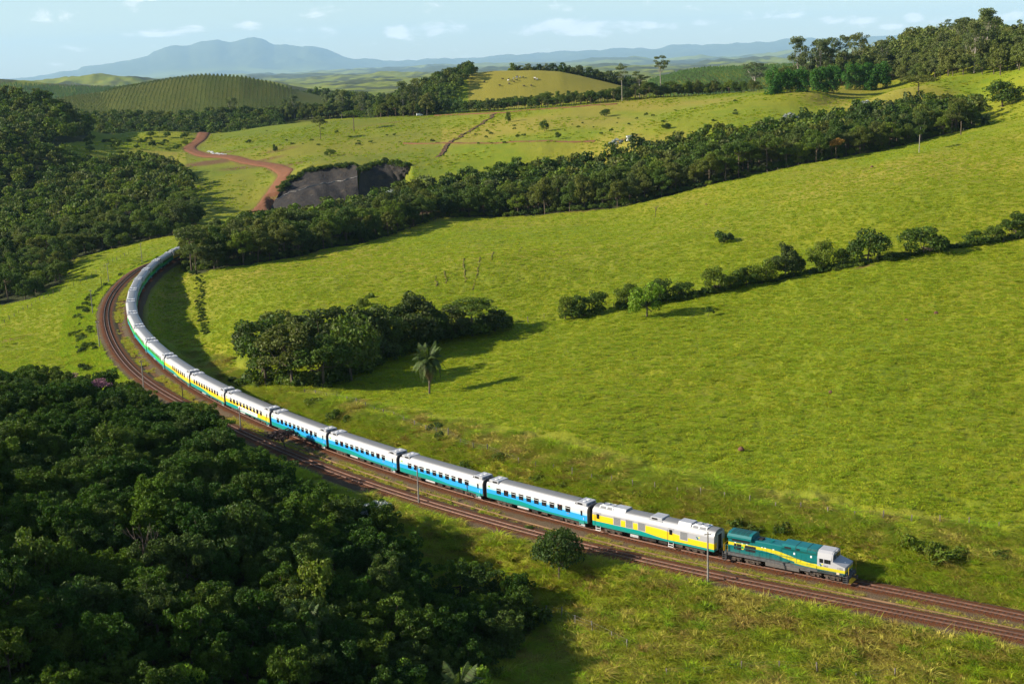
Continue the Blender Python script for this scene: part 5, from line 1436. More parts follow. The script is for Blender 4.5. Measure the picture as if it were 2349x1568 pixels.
def build_woods():
    plant_wood('forest_tree', NEAR_WOOD, 3.1, CANOPY, 300, .5, .98, 'tree in the dark wood on the near side of the tracks', 'trees of the near wood', CANOPY, ('wood_foliage', 'dark wood outside and along the near slope'),
               keep=lambda P: (P[:, 0] / P[:, 1] > -0.52), clear=6.0)
    for i, (px, py, z, k, s, lab) in enumerate(((930, 1500, 0, LIME, .62, 'bright yellow green tree low in the dark wood'), (1090, 1560, -4, LIME, .6, 'bright green tree at the bottom corner of the dark wood'), (250, 1010, 6, HEDGE[1], .95, 'light green bushy tree in the upper dark wood'), (560, 1210, 5, HEDGE[2], 1.0, 'light green bushy tree in the middle of the dark wood'),
                       (330, 1150, 7, LIME, .7, 'lime green tree on the upper slope of the dark wood'), (700, 1330, 4, HEDGE[0], .95, 'light green bushy tree on the right slope of the dark wood'), (80, 1250, 11, HEDGE[3], .9, 'light green bushy tree near the left edge of the dark wood'), (420, 1440, 8, LIME, .55, 'small lime green tree low in the dark wood'))):
        b = at_z(px, py, z + 4); q = (b[0], b[1], land(b[:1], b[1:2])[0] + .8)
        tag(k.plant('forest_tree', q, s * 1.05, i * 1.3, 1.45), lab, 'tree', 'bright trees of the near wood')
    for i, (px, py) in enumerate(((1050, 1530), (700, 1500))):
        b = at_z(px, py, 3); z = land(b[:1], b[1:2])[0]
        tag(palm('palm_tree', (b[0], b[1], z), 5.2, .9, 20 + i, 20, 0), 'green palm rising through the dark wood, %s' % ('near its lower corner' if i == 0 else 'low on its slope'), 'palm', 'palms of the near wood')
    # dense undergrowth of the near wood
    U = darts(NEAR_WOOD, 2.4, RNG, 60000, lambda q: track_clear(q, 6.0))
    U = with_z(U[(np.abs(U[:, 0] / U[:, 1]) < .46)])
    scatter('undergrowth', [b.crown for b in BUSH], U, RNG.uniform(.8, 1.7, len(U)), 'dark bushes under the trees of the near wood', RNG)
    edge = lambda P: chunk_dist(P[:, 0], P[:, 1], np.repeat(GALLERY[:16], 2, 0)) 
    GE = resample(GALLERY[:16], 2.0)
    plant_wood('gully_tree', GALLERY, 5.4, BROAD + BROAD + FLAT + DARKB, 300, .9, 1.55, 'tree in the long wooded belt across the pasture', 'trees of the wooded belt', FARB + FARD, ('wooded_belt_foliage', 'far rows of the wooded belt across the pasture'),
               front=lambda P: chunk_dist(P[:, 0], P[:, 1], GE))
    Q = darts(GALLERY, 3.2, RNG, 60000, lambda q: track_clear(q, 4.5))
    Q = Q[chunk_dist(Q[:, 0], Q[:, 1], GE) < 14]
    scatter('belt_undergrowth', [b.crown for b in BUSH], with_z(Q), RNG.uniform(.8, 1.5, len(Q)), 'bushes along the foot of the wooded belt', RNG)
    plant_wood('valley_tree', VALLEY_WOOD, 5.8, BROAD + FLAT + DARKB + HEDGE, 240, .7, 1.5, 'tree in the valley wood beyond the bend', 'trees of the valley wood', FARB, ('valley_wood_foliage', 'valley wood in the left middle distance'), clear=9)
    plant_wood('hill_tree', HILL_WOOD, 7.5, DARKB + FLAT, 0, 1.0, 1.6, '', '', FARD + FARB, ('hill_wood_foliage', 'dark wooded hill at the left edge of the picture'))
    # right hand hill wood
    R = ground_at([1760, 1900, 2050, 2200, 2349, 2500], [212, 200, 186, 176, 158, 146])[:, :2]
    poly = np.vstack([R + [0, 6], [[R[-1, 0] + 80, 1010], [R[-1, 0] - 40, 1040], [R[3, 0] + 30, 1030], [R[2, 0] + 60, 990], [R[1, 0] + 50, 930]]])
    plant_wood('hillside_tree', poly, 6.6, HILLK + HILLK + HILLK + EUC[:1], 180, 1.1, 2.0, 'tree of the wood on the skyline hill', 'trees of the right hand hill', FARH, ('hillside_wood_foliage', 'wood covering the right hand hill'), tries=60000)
    # line of trees along the far edge of the upper pasture
    L = ground_at(np.linspace(985, 1750, 16), np.interp(np.linspace(985, 1750, 16), [985, 1100, 1250, 1400, 1550, 1750], [262, 259, 249, 236, 222, 212]))[:, :2]
    poly = np.vstack([L + [0, 4], (L + [0, 34])[::-1]])
    plant_wood('ridge_tree', poly, 4.6, BROAD + DARKB + FLAT, 150, .62, 1.12, 'tree in the line along the far edge of the upper pasture', 'trees along the upper pasture edge', FARD, ('ridge_scrub', 'scrub behind the upper pasture'))
    L = ground_at(np.linspace(470, 985, 14), np.interp(np.linspace(470, 985, 14), [470, 560, 700, 850, 985], [284, 282, 277, 270, 266]))[:, :2]
    poly = np.vstack([L + [0, 2], (L + [0, 60])[::-1]])
    plant_wood('roadside_tree', poly, 4.8, BROAD + HILLK + EUC[:1] + DARKB, 240, 1.0, 1.9, 'tree of the tall grove above the dirt road', 'trees of the grove above the road', FARD + FARB, ('grove_foliage', 'back of the grove above the dirt road'))
    # scrub across the clearing left of the road
    C = outline([(200, 360, 14), (330, 345, 16), (420, 325, 19), (435, 295, 22), (300, 310, 23), (200, 318, 21)])
    P = with_z(darts(C, 13, RNG, 2500))
    for p in P[:40]:
        e = BUSH[RNG.integers(0, 3)].plant('bush', p, RNG.uniform(1.2, 2.6), RNG.uniform(0, 6)); tag(e, 'bush scattered over the clearing left of the dirt road', 'bush', 'bushes of the left clearing')

def build_rim():
    pts = []
    for foot, top in CUT_FACES:
        T = np.array([at_z(*q) for q in top]); T = np.stack([np.interp(np.linspace(0, 1, 60), np.linspace(0, 1, len(T)), T[:, k]) for k in range(3)], 1)
        pts.append(T + np.column_stack([RNG.uniform(-1.5, 1.5, 60), RNG.uniform(-1.2, 3.5, 60), RNG.uniform(-1.6, .1, 60)]))
    F = np.array([at_z(*q) for q in CUT_FACES[0][0][:3]])
    P = np.vstack(pts)
    scatter('rim_growth', [b.crown for b in BUSH], P, RNG.uniform(.5, 1.7, len(P)), 'grass and bushes hanging over the rim of the cutting', RNG)
    xs = RNG.uniform(480, 1700, 90); ys = np.interp(xs, [480, 700, 1000, 1400, 1700], [330, 320, 320, 290, 255]) + RNG.uniform(-25, 22, 90)
    P = ground_at(xs, ys)
    ok = (chunk_dist(P[:, 0], P[:, 1], ROAD) > 7) & ~poly_mask(P[:, 0], P[:, 1], GALLERY)
    for p in P[ok][:60]:
        tag(BUSH[RNG.integers(0, 3)].plant('bush', p, RNG.uniform(.35, 1.1), RNG.uniform(0, 6), RNG.uniform(.7, 1.2)), 'small bush dotted over the upper pasture', 'bush', 'bushes of the upper pasture')

def build_hedge():
    g = 'trees of the hedgerow'
    H = [(1297, 728, 46, 34, 'H', 'slim dark shrub at the near end of the pasture hedgerow'), (1328, 724, 52, 46, 'D', 'dense dark tree near the low end of the hedgerow'), (1369, 716, 44, 50, 'H', 'small spreading tree next to the low end of the hedgerow'), (1440, 704, 54, 54, 'H', 'tree of the hedgerow just behind the bright green tree'),
         (1484, 728, 76, 78, 'L', 'bright green round tree standing forward of the hedgerow'), (1512, 692, 48, 62, 'H', 'tree of the hedgerow right behind the bright green tree'), (1565, 682, 32, 58, 'H', 'low bush of the hedgerow between bright tree and the long run'),
         (1640, 672, 56, 56, 'H', 'round tree starting the long run of the hedgerow'), (1682, 664, 42, 46, 'H', 'second tree in the long run of the hedgerow'), (1712, 660, 50, 56, 'D', 'third, dark tree in the long run of the hedgerow'), (1752, 652, 58, 62, 'H', 'fourth tree in the long run of the hedgerow'), (1800, 642, 84, 66, 'D', 'tallest tree, with an upright crown, of the hedgerow'), (1826, 634, 50, 44, 'D', 'tree at the uphill end of the long hedgerow run'),
         (1884, 622, 66, 56, 'H', 'loose yellowish tree of the hedgerow after the long run'), (1930, 610, 40, 38, 'H', 'small tree of the hedgerow between two larger ones'), (1990, 606, 72, 84, 'H', 'broad tree of the upper hedgerow beside a bare red patch'), (2050, 598, 18, 56, 'H', 'low bush filling the upper hedgerow gap'), (2118, 588, 62, 100, 'H', 'widest tree of the upper hedgerow'), (2170, 574, 20, 40, 'H', 'low bush beside the widest hedgerow tree'),
         (2242, 562, 30, 56, 'H', 'low tree of the hedgerow close to the right edge'), (2285, 554, 34, 44, 'H', 'second tree of the hedgerow from the right edge'), (2330, 548, 56, 66, 'D', 'dark tree of the hedgerow at the right edge'), (2365, 543, 50, 60, 'H', 'tree of the hedgerow cut by the right edge')]
    base = ground_at([h[0] for h in H], [h[1] for h in H])
    for (px, py, hp, wp, k, lab), b in zip(H, base):
        D = math.hypot(b[1], EYE - b[2]); hm, wm = hp * D / 3000 * 1.14, wp * D / 3000 * 1.08
        K = LIME if k == 'L' else (DARKB[RNG.integers(0, 3)] if k == 'D' else HEDGE[RNG.integers(0, 4)])
        s = wm / (2.05 * K.R)
        e = K.plant('hedgerow_tree', b, s, RNG.uniform(0, 6), hm / (K.top * s))
        tag(e, lab, 'tree', g)
    # undergrowth along the hedge line
    xs = np.linspace(1300, 2349, 260); ys = np.interp(xs, [1300, 1500, 1700, 2000, 2349], [730, 697, 660, 606, 545])
    m = (RNG.random(260) < 0.85) & ~((xs > 1385) & (xs < 1420)) 
    P = ground_at(xs[m], ys[m] + RNG.uniform(-2, 2, m.sum()))
    scatter('hedge_undergrowth', [b.crown for b in BUSH], P, RNG.uniform(.4, 1.0, len(P)), 'low tangled growth along the hedgerow fence', RNG)

    T = [(612, 892, 150, 128, 'D', 'dark tree at the lower left corner of the field copse'), (672, 896, 140, 130, 'B', 'front tree of the field copse beside the railway bank'), (742, 890, 130, 130, 'B', 'front tree in the middle of the field copse'), (805, 872, 128, 118, 'H', 'yellowish front tree of the field copse'),
         (600, 840, 120, 110, 'D', 'tree on the left flank of the field copse'), (660, 838, 120, 120, 'B', 'tree in the second row of the field copse, left'), (738, 832, 128, 118, 'D', 'tree in the second row of the field copse, middle'), (640, 790, 76, 100, 'B', 'tree at the back left of the field copse'), (700, 788, 82, 110, 'D', 'tree at the back of the field copse'), (775, 800, 100, 110, 'D', 'tree at the back of the field copse, centre'),
         (830, 840, 130, 120, 'D', 'tree of the field copse left of the palm'), (880, 828, 110, 100, 'B', 'broad tree of the field copse nearest the palm'), (900, 806, 110, 104, 'D', 'dark tree of the field copse behind the palm'), (952, 800, 128, 112, 'D', 'tallest round tree of the field copse above the palm'), (988, 790, 92, 80, 'D', 'tree of the field copse right behind the palm crown'),
         (1036, 778, 84, 84, 'D', 'dark tree in the tail of the field copse'), (1084, 768, 80, 104, 'F', 'brownish flat-topped tree in the tail of the field copse'), (1135, 758, 58, 66, 'D', 'last tree at the right tip of the field copse')]
    base = ground_at([h[0] for h in T], [h[1] for h in T])
    for (px, py, hp, wp, k, lab), b in zip(T, base):
        D = math.hypot(b[1], EYE - b[2]); hm, wm = hp * D / 3000 * RNG.uniform(1.0, 1.22), wp * D / 3000 * 1.16
        K = {'D': DARKB[RNG.integers(0, 3)], 'B': BROAD[RNG.integers(0, 7)], 'H': HEDGE[1], 'F': FLAT[0]}[k]
        s = wm / (2.0 * K.R)
        e = K.plant('copse_tree', b, s, RNG.uniform(0, 6), hm / (K.top * s)); tag(e, lab, 'tree', 'trees of the field copse')
    xs = np.r_[np.linspace(590, 830, 40), np.linspace(830, 1165, 40)]; ys = np.interp(xs, [590, 700, 800, 900, 1000, 1165], [890, 893, 872, 822, 788, 752])
    xs, ys = np.tile(xs, 2), np.tile(ys, 2)
    P = ground_at(xs, ys + RNG.uniform(-14, 4, len(xs)))
    scatter('copse_undergrowth', [b.crown for b in BUSH], P, RNG.uniform(.8, 1.9, len(P)), 'shrubs along the foot of the field copse', RNG)

def single(kind, name, px, py, hp, wp, label, cat='tree', group=None, rz=None):
    b = ground_at(px, py)[0]; D = math.hypot(b[1], EYE - b[2])
    s = wp * D / 3000 / (2.0 * kind.R)
    e = kind.plant(name, b, s, RNG.uniform(0, 6) if rz is None else rz, hp * D / 3000 * 1.02 / (kind.top * s))
    return tag(e, label, cat, group)

def build_ditch():
    P = ground_at(np.interp(np.linspace(0, 1, 80), [0, .5, 1], [456, 462, 472]), np.linspace(632, 770, 80))
    P = P + np.column_stack([RNG.uniform(-1.2, 1.2, (80, 2)), np.zeros(80)])
    scatter('ditch_growth', [b.crown for b in BUSH], P, RNG.uniform(.2, .55, 80), 'dark scrub along the ditch inside the bend', RNG)

def build_bend_scrub():
    t, r = frames(TRK2)
    i = RNG.integers(300, 520, 90)
    Q = TRK2[i] - r[i] * RNG.uniform(4.2, 9.0, 90)[:, None]
    P = with_z(Q[~poly_mask(Q[:, 0], Q[:, 1], NEAR_WOOD)])
    scatter('bend_scrub', [b.crown for b in BUSH], P, RNG.uniform(.25, .9, len(P)), 'rough scrub beside the track outside the bend', RNG)

def build_singles():
    build_ditch(); build_bend_scrub()
    b = ground_at(985, 903)[0]; D = math.hypot(b[1], EYE - b[2])
    p = palm('palm_tree', b, 70 * D / 3000, 1.12, 4, 36, 8); tag(p, 'tall feathery palm standing alone on the pasture before the copse', 'palm')
    b = ground_at(2258, 285)[0]; p = palm('palm_tree', b, 1.6, 1.1, 9, 22, 3); tag(p, 'short bushy palm beside the right end of the wooded belt', 'palm')
    b = ground_at(345, 262)[0]
    single(BUSH[0], 'bush', 1660, 558, 32, 48, 'lone round bush on the open pasture above the hedgerow', 'bush')
    single(BUSH[1], 'bush', 1625, 722, 17, 26, 'small bush on the pasture below the hedgerow', 'bush')
    single(BUSH[2], 'bush', 848, 692, 20, 26, 'small dark bush on the pasture above the copse', 'bush')
    single(HEDGE[2], 'small_tree', 832, 712, 30, 36, 'pale green small tree just above the field copse')
    single(HEDGE[3], 'small_tree', 1388, 267, 16, 26, 'round dark tree alone on the upper pasture')
    for px, py, h, w, lab in ((1249, 300, 24, 20, 'thin small tree in the middle of the upper pasture'), (1166, 280, 24, 14, 'spindly tree near the gully top of the upper pasture'), (757, 358, 16, 26, 'dark small tree above the cutting'), (632, 350, 20, 12, 'thin sapling on the road hill'), (1528, 296, 14, 22, 'low bush on the upper pasture slope'), (1280, 318, 16, 14, 'sapling above the track on the upper pasture')):
        single(HEDGE[int(px) % 4], 'small_tree', px, py, h, w, lab)
    single(FLAT[0], 'spreading_tree', 736, 322, 52, 36, 'dark layered tree alone on the road hill')
    single(FLAT[1], 'spreading_tree', 812, 300, 46, 52, 'broad dark tree at the terrace edge below the grove')
    single(ROUND, 'lineside_tree', 1283, 1338, 138, 124, 'round green tree at the foot of the bank beside the tracks')
    single(PURPLE, 'lineside_shrub', 655, 1036, 58, 70, 'dark purplish shrub close beside the second track', 'shrub')
    single(HEDGE[0], 'lineside_tree', 2300, 243, 60, 78, 'loose grey green tree behind the right end of the wooded belt')
    single(FLAT[1], 'spreading_tree', 2105, 235, 60, 90, 'airy flat-crowned tree standing above the wooded belt')
    single(BUSH[0], 'bush', 1215, 1216, 14, 22, 'small green bush between the two tracks', 'bush')
    for i, (px, py, h, w) in enumerate(((718, 935, 26, 44), (770, 968, 28, 46), (800, 975, 24, 34), (1075, 1078, 26, 44), (1150, 1060, 22, 50), (1232, 1108, 24, 48), (1000, 985, 18, 40), (1010, 1010, 20, 30), (1690, 1215, 32, 54), (1735, 1228, 30, 48), (1800, 1228, 30, 52), (2095, 1268, 40, 70), (2175, 1290, 42, 80), (2140, 1282, 36, 60), (1290, 1120, 18, 36), (1470, 1140, 20, 40), (560, 890, 22, 60), (540, 880, 18, 36), (2300, 1285, 26, 44))):
        single(BUSH[i % 3], 'bank_shrub', px, py, h, w, 'dull green shrub in the long grass of the railway bank', 'shrub', 'shrubs of the railway bank')
    for px, py, h, w, lab in ((1427, 233, 88, 26, 'tall pale-trunked tree, left of the three on the ridge'), (1467, 226, 62, 44, 'forked pale-trunked tree, middle of the three on the ridge'), (1516, 221, 98, 40, 'tallest pale-trunked tree, right of the three on the ridge')):
        single(EMERGENT[int(px) % 3], 'ridge_emergent', px, py, h, w, lab)
    for px, py, h, w, k, lab in ((1730, 206, 68, 56, 1, 'tall tree left of the bamboo screen'), (1882, 180, 70, 32, 0, 'emergent tree rising above the bamboo screen'), (1972, 150, 66, 28, 2, 'slender crowned tree on the skyline of the right hill'), (2182, 112, 66, 40, 0, 'tallest skyline tree of the right hill')):
        single(EMERGENT[k] if px != 1730 else EUC[0], 'emergent_tree', px, py, h, w, lab)
    # lone slim tree and dead stump poles on the pasture
    b = ground_at(2108, 352)[0]; e = empty('pollard_tree', b); tag(e, 'slim pale tree with a small tuft crown on the upper right pasture', 'tree')
    D = b[1]
    obj('trunk', MB().tube((0, 0, -.3), (.15, 0, 40 * D / 3000), .16, .12, 7).tube((.15, 0, 40 * D / 3000), (.4, .1, 60 * D / 3000), .12, .06, 6).mesh('trunk', [M_BARK_PALE]), e)
    obj('crown', HEDGE[0].crown, e, (0.2, 0, 38 * D / 3000), (0, 0, 1), (.62, .62, .85))
    b = ground_at(2204, 308)[0]; e = empty('dead_stump', b); tag(e, 'tall bare dead trunk before the right end of the wooded belt', 'dead trunk')
    obj('trunk', MB().tube((0, 0, -.3), (.1, 0, 3.2), .22, .2, 7).tube((.1, 0, 3.2), (0, 0, 5.2), .2, .24, 7).mesh('trunk', [M_BARK]), e)
    b = ground_at(1503, 497)[0]; e = empty('bare_tree', b, .4, scale=.75); tag(e, 'small leafless tree on the pasture below the wooded belt', 'bare tree'); obj('branches', BARE[0], e)
    b = at_z(340, 1330, 8)[:2]; z = land(b[:1], b[1:2])[0]; e = empty('bare_tree', (b[0], b[1], z), 0, scale=1.45); tag(e, 'grey leafless tree rising out of the near wood', 'bare tree'); obj('branches', BARE[1], e)
    # silver leaved, blossoming trees
    for px, py, lab in ((1985, 285, 'silvery white leaved tree at the top of the wooded belt'), (1812, 315, 'silvery white leaved tree on the upper edge of the wooded belt'), (1415, 372, 'silvery white leaved tree beside the small white hut'), (905, 492, 'silvery white leaved tree at the far end of the wooded belt')):
        b = ground_at(px, py)[0]; tag(SILVER[0].plant('silver_tree', b, 1.15, RNG.uniform(0, 6), 1.15), lab, 'tree', 'silver leaved trees')
    b = at_z(870, 1230, -1.5); tag(SILVER[0].plant('silver_tree', (b[0], b[1], land(b[:1], b[1:2])[0]), .75, 1, .85), 'silvery white leaved tree at the edge of the near wood', 'tree', 'silver leaved trees')
    for px, py, lab in ((165, 905, 'pink blossoming tree at the far edge of the near wood'), (228, 925, 'second pink blossoming tree at the far edge of the near wood')):
        b = at_z(px, py, 2.5); tag(PINK.plant('blossom_tree', (b[0], b[1], land(b[:1], b[1:2])[0]), .72, 2, 1.0), lab, 'tree', 'blossoming trees')
    for px, py, lab in ((1942, 318, 'orange blossoming tree high in the wooded belt'), (1918, 368, 'orange blossoming tree at the foot of the wooded belt')):
        b = ground_at(px, py)[0]; tag(ORANGE.plant('blossom_tree', b, .95, 3, 1.1), lab, 'tree', 'blossoming trees')

# bamboo screens
def bamboo_mesh(seed, L, W, H):
    rng = np.random.default_rng(seed)
    n = 12000
    k = 80
    cx, cy = rng.uniform(-L / 2, L / 2, k), rng.uniform(-W / 2, W / 2, k)
    cz = rng.uniform(.04, 1, k) ** .85 * H * .88; cr = rng.uniform(1.6, 2.8, k)
    i = rng.integers(0, k, n); e = rand_dirs(rng, n, -.8)
    P = np.stack([cx[i], cy[i], cz[i]], 1) + e * cr[i][:, None] * np.array([1, 1, 1.15]) * rng.uniform(.6, 1.05, n)[:, None]
    P[:, 2] = np.maximum(P[:, 2], .2)
    return leaves_mesh('foliage', P, e + rng.normal(size=(n, 3)) * .5 + [0, 0, .2], 1.0, .42, rng, M_LEAF_BAMBOO)
def build_bamboo():
    for i, (px, py, hp, wp, lab) in enumerate(((1808, 215, 58, 106, 'dark bamboo clump at the left end of the screen'), (1896, 212, 58, 70, 'dark bamboo clump in the middle of the screen'), (1990, 208, 64, 125, 'largest dark bamboo clump at the right end of the screen'))):
        b = ground_at(px, py)[0]; D = b[1]
        e = empty('bamboo_clump', (b[0], b[1] + 3, b[2])); tag(e, lab, 'bamboo', 'bamboo screen')
        obj('foliage', bamboo_mesh(600 + i, wp * D / 3000 * .82, 6.5, hp * D / 3000), e)
        mb = MB(); rng = random.Random(i)
        for _ in range(26):
            x, y = rng.uniform(-.4, .4) * wp * D / 3000, rng.uniform(-2.5, 2.5)
            mb.tube((x, y, -.3), (x + rng.uniform(-.8, .8), y + rng.uniform(-.6, .6), hp * D / 3000 * .8), .06, .03, 5)
        tag(obj('canes', mb.mesh('canes', [M_BARK]), e), kind='stuff')

def build_plantations():
    def rows(poly, dx, dy, jit, slant=0.0):
        x0, y0 = poly.min(0); x1, y1 = poly.max(0)
        gx, gy = np.meshgrid(np.arange(x0, x1, dx), np.arange(y0, y1, dy))
        Q = np.stack([(gx + (gy - y0) * slant).ravel(), gy.ravel()], 1) + RNG.uniform(-jit, jit, (gx.size, 2))
        return with_z(Q[poly_mask(Q[:, 0], Q[:, 1], poly)])
    def upoly(pts):
        return np.array([(sight(px, 200)[0] * D, D) for px, D in pts])
    P = rows(upoly([(250, 1500), (330, 1440), (440, 1430), (560, 1440), (690, 1480), (720, 1600), (690, 1740), (450, 1780), (330, 1760), (225, 1640)]), 5.0, 3.2, .8, -.16)
    scatter('plantation_hill_trees', YOUNGB, P, RNG.uniform(.28, .5, len(P)), 'brownish eucalyptus plantation in rows on the round hill', RNG)
    P = rows(upoly([(60, 1480), (250, 1500), (225, 1650), (60, 1660)]), 5.6, 3.8, .4, .1)
    scatter('plantation_flank_trees', YOUNGB, P, RNG.uniform(.45, .65, len(P)), 'brownish young plantation left of the round hill', RNG)
    P = rows(upoly([(300, 1300), (450, 1290), (640, 1300), (690, 1460), (560, 1430), (440, 1420), (330, 1430)]), 5.4, 4.0, .4, .2)
    scatter('plantation_young_trees', YOUNG, P, RNG.uniform(.5, .75, len(P)), 'bright green young plantation below the round hill', RNG)
    P = rows(upoly([(-60, 2350), (330, 2350), (700, 2300), (720, 2900), (330, 3050), (-60, 3000)]), 11, 8, 1.0, .1)
    scatter('plantation_upland_trees', YOUNG, P, RNG.uniform(1.0, 1.5, len(P)), 'green plantation on the hills behind the round hill', RNG)
    P = rows(upoly([(1440, 1450), (1560, 1430), (1900, 1430), (1900, 1800), (1500, 1760)]), 6.6, 5, .5, -.1)
    scatter('plantation_ridge_trees', YOUNG, P, RNG.uniform(.65, .95, len(P)), 'green plantation on the hill behind the bamboo', RNG)
    L = ground_at([985, 1060, 1130, 1120, 1060, 990], [236, 243, 240, 205, 200, 215])[:, :2]
    P = rows(upoly([(985, 1105), (1120, 1100), (1130, 1185), (1075, 1205), (1000, 1190)]), 4.6, 3.6, .3, -.3)
    scatter('plantation_slope_trees', YOUNG, P, RNG.uniform(.7, .95, len(P)), 'pale green plantation at the foot of the cattle hill', RNG)
    # dark scrub and woods between
    def mass(name, label, pts, d, s, kinds=FARD + FARB, tries=20000):
        P = with_z(darts(upoly(pts), d, RNG, tries))
        scatter(name, [k.crown for k in kinds], P, RNG.uniform(s[0], s[1], len(P)), label, RNG)
    mass('cattle_hill_wood', 'dark wood on the left flank of the cattle hill', [(905, 1100), (985, 1150), (1045, 1210), (1075, 1240), (1095, 1330), (1010, 1330), (900, 1300)], 6.0, (1.0, 1.5))
    mass('cattle_hill_crest_trees', 'line of trees along the crest of the cattle hill', [(1170, 1306), (1280, 1302), (1370, 1290), (1450, 1280), (1500, 1290), (1440, 1350), (1290, 1360), (1170, 1345)], 6.0, (1.0, 1.5))
    mass('cattle_hill_scrub', 'scrub along the lower edge of the cattle hill', [(1000, 1085), (1400, 1085), (1500, 1100), (1500, 1120), (1150, 1130)], 8.5, (.6, 1.2))
    mass('plain_wood', 'distant wood on the valley floor behind the round hill', [(560, 1900), (900, 1500), (1000, 1900), (900, 2600), (640, 2500)], 11, (1.0, 1.5), tries=60000)
    mass('plantation_foot_wood', 'dark wood along the foot of the left plantations', [(150, 1150), (440, 1130), (640, 1150), (640, 1285), (300, 1290), (140, 1380)], 7.5, (1.0, 1.6))

# ------------------------------------------------------------------ grasses
def build_grass():
    # pasture tufts
    P = []
    n = 420000
    y = np.sqrt(RNG.uniform(150 ** 2, 640 ** 2, n)); x = RNG.uniform(-.42, .42, n) * y
    dens = np.clip((640 - y) / 380, 0, 1) ** 1.3
    m = RNG.random(n) < dens
    Q = np.stack([x, y], 1)[m]
    d1, s1 = chunk_dist(Q[:, 0], Q[:, 1], TRK1, True); d2, s2 = chunk_dist(Q[:, 0], Q[:, 1], TRK2, True)
    field = (s1 > 0) & (d1 > 4.2)
    wood = poly_mask(Q[:, 0], Q[:, 1], NEAR_WOOD) | poly_mask(Q[:, 0], Q[:, 1], GALLERY) | poly_mask(Q[:, 0], Q[:, 1], VALLEY_WOOD)
    out_left = (s2 < 0) & (d2 > 4.0) & (y[m] > 185) & ~wood
    verge = (s1 > 0) & (d1 > 3.6) & (d1 < 17 + 3 * fbm(Q[:, 0] / 9, Q[:, 1] / 9, 2, 81)) & (Q[:, 1] < 300)
    sel = (field & ~wood & ~verge) | out_left
    A = with_z(Q[sel])
    k = fbm(A[:, 0] / 3.5, A[:, 1] / 3.5, 2, 82)
    scatter('pasture_grass', TUFT, A, np.clip(.9 + .5 * k, .5, 1.4) * RNG.uniform(.7, 1.3, len(A)), 'short tufted grass of the big pasture', RNG)
    T = A[(RNG.random(len(A)) < .16) & (A[:, 1] < 560)]
    scatter('pasture_tussocks', TUSSOCK_LOW, T, RNG.uniform(.3, .85, len(T)), 'small grass tussocks dotted over the big pasture', RNG)
    n = 26000
    y = np.sqrt(RNG.uniform(560 ** 2, 1000 ** 2, n)); x = RNG.uniform(-.42, .42, n) * y
    Q = np.stack([x, y], 1); Q = Q[RNG.random(n) < sstep(-.3, .4, fbm(x / 25, y / 35, 3, 88))]
    Q = Q[~(poly_mask(Q[:, 0], Q[:, 1], GALLERY) | poly_mask(Q[:, 0], Q[:, 1], VALLEY_WOOD) | poly_mask(Q[:, 0], Q[:, 1], HILL_WOOD))]
    Q = Q[chunk_dist(Q[:, 0], Q[:, 1], ROAD) > 6]
    A2 = with_z(Q)
    scatter('upper_pasture_tussocks', TUSSOCK_LOW, A2, RNG.uniform(.6, 1.9, len(A2)), 'grass tussocks over the upper pasture and road hill', RNG)
    # tall verge grass on the bank behind the train
    n = 60000
    i = RNG.integers(60, 330, n); t, r = frames(TRK1)
    off = RNG.uniform(3.4, 19, n)
    Q = TRK1[i] + r[i] * off[:, None] + RNG.uniform(-.5, .5, (n, 2))
    edge = 14.5 + 4 * fbm(Q[:, 0] / 9, Q[:, 1] / 9, 2, 83)
    Q = Q[(off < edge) & ~poly_mask(Q[:, 0], Q[:, 1], GALLERY)]
    A = with_z(Q); k = fbm(A[:, 0] / 5, A[:, 1] / 5, 2, 84)
    isd = RNG.random(len(A)) < sstep(-.05, .35, fbm(A[:, 0] / 4, A[:, 1] / 4, 2, 85)) * .85
    sc = np.clip(.85 + .9 * k, .4, 1.5) * RNG.uniform(.75, 1.25, len(A))
    big = RNG.random(len(A)) < .32
    scatter('verge_tussocks', TUSSOCK, A[big], .85 * np.clip(1.0 + 1.0 * k[big], .5, 1.9) * RNG.uniform(.7, 1.25, big.sum()), 'big grass tussocks on the bank behind the train', RNG)
    bd = big & (RNG.random(len(A)) < .35)
    scatter('verge_dry_tussocks', TUSSOCK_DRY, A[bd], RNG.uniform(.6, 1.3, bd.sum()), 'straw coloured tussocks on the bank behind the train', RNG)
    A, isd, sc = A[~big], isd[~big], sc[~big] * .7
    scatter('verge_grass', TUFT_TALL, A[~isd], sc[~isd], 'tall uneven grass on the bank behind the train', RNG)
    scatter('verge_dry_grass', TUFT_DRY, A[isd], sc[isd] * .9, 'dry yellow grass on the bank behind the train', RNG)
    # rank grass below the tracks, lower right
    n = 110000
    y = np.sqrt(RNG.uniform(105 ** 2, 215 ** 2, n)); x = RNG.uniform(-.12, .44, n) * y
    Q = np.stack([x, y], 1)
    d2, s2 = chunk_dist(Q[:, 0], Q[:, 1], TRK2, True); d1, s1 = chunk_dist(Q[:, 0], Q[:, 1], TRK1, True)
    Q = Q[(s1 < 0) & (s2 < 0) & (d2 > 3.0) & (d1 > 3.0) & ~poly_mask(Q[:, 0], Q[:, 1], NEAR_WOOD)]
    A = with_z(Q); k = fbm(A[:, 0] / 3.0, A[:, 1] / 3.0, 2, 86)
    zone = sstep(0.0, .3, fbm(A[:, 0] / 14, A[:, 1] / 10, 3, 33)) * (1 - sstep(148, 158, A[:, 1]))
    isd = RNG.random(len(A)) < (.22 + .65 * zone)
    sc = np.clip(.7 + 1.0 * k, .3, 1.4) * RNG.uniform(.75, 1.25, len(A))
    big = RNG.random(len(A)) < .17
    bg, bd = big & ~isd, big & isd
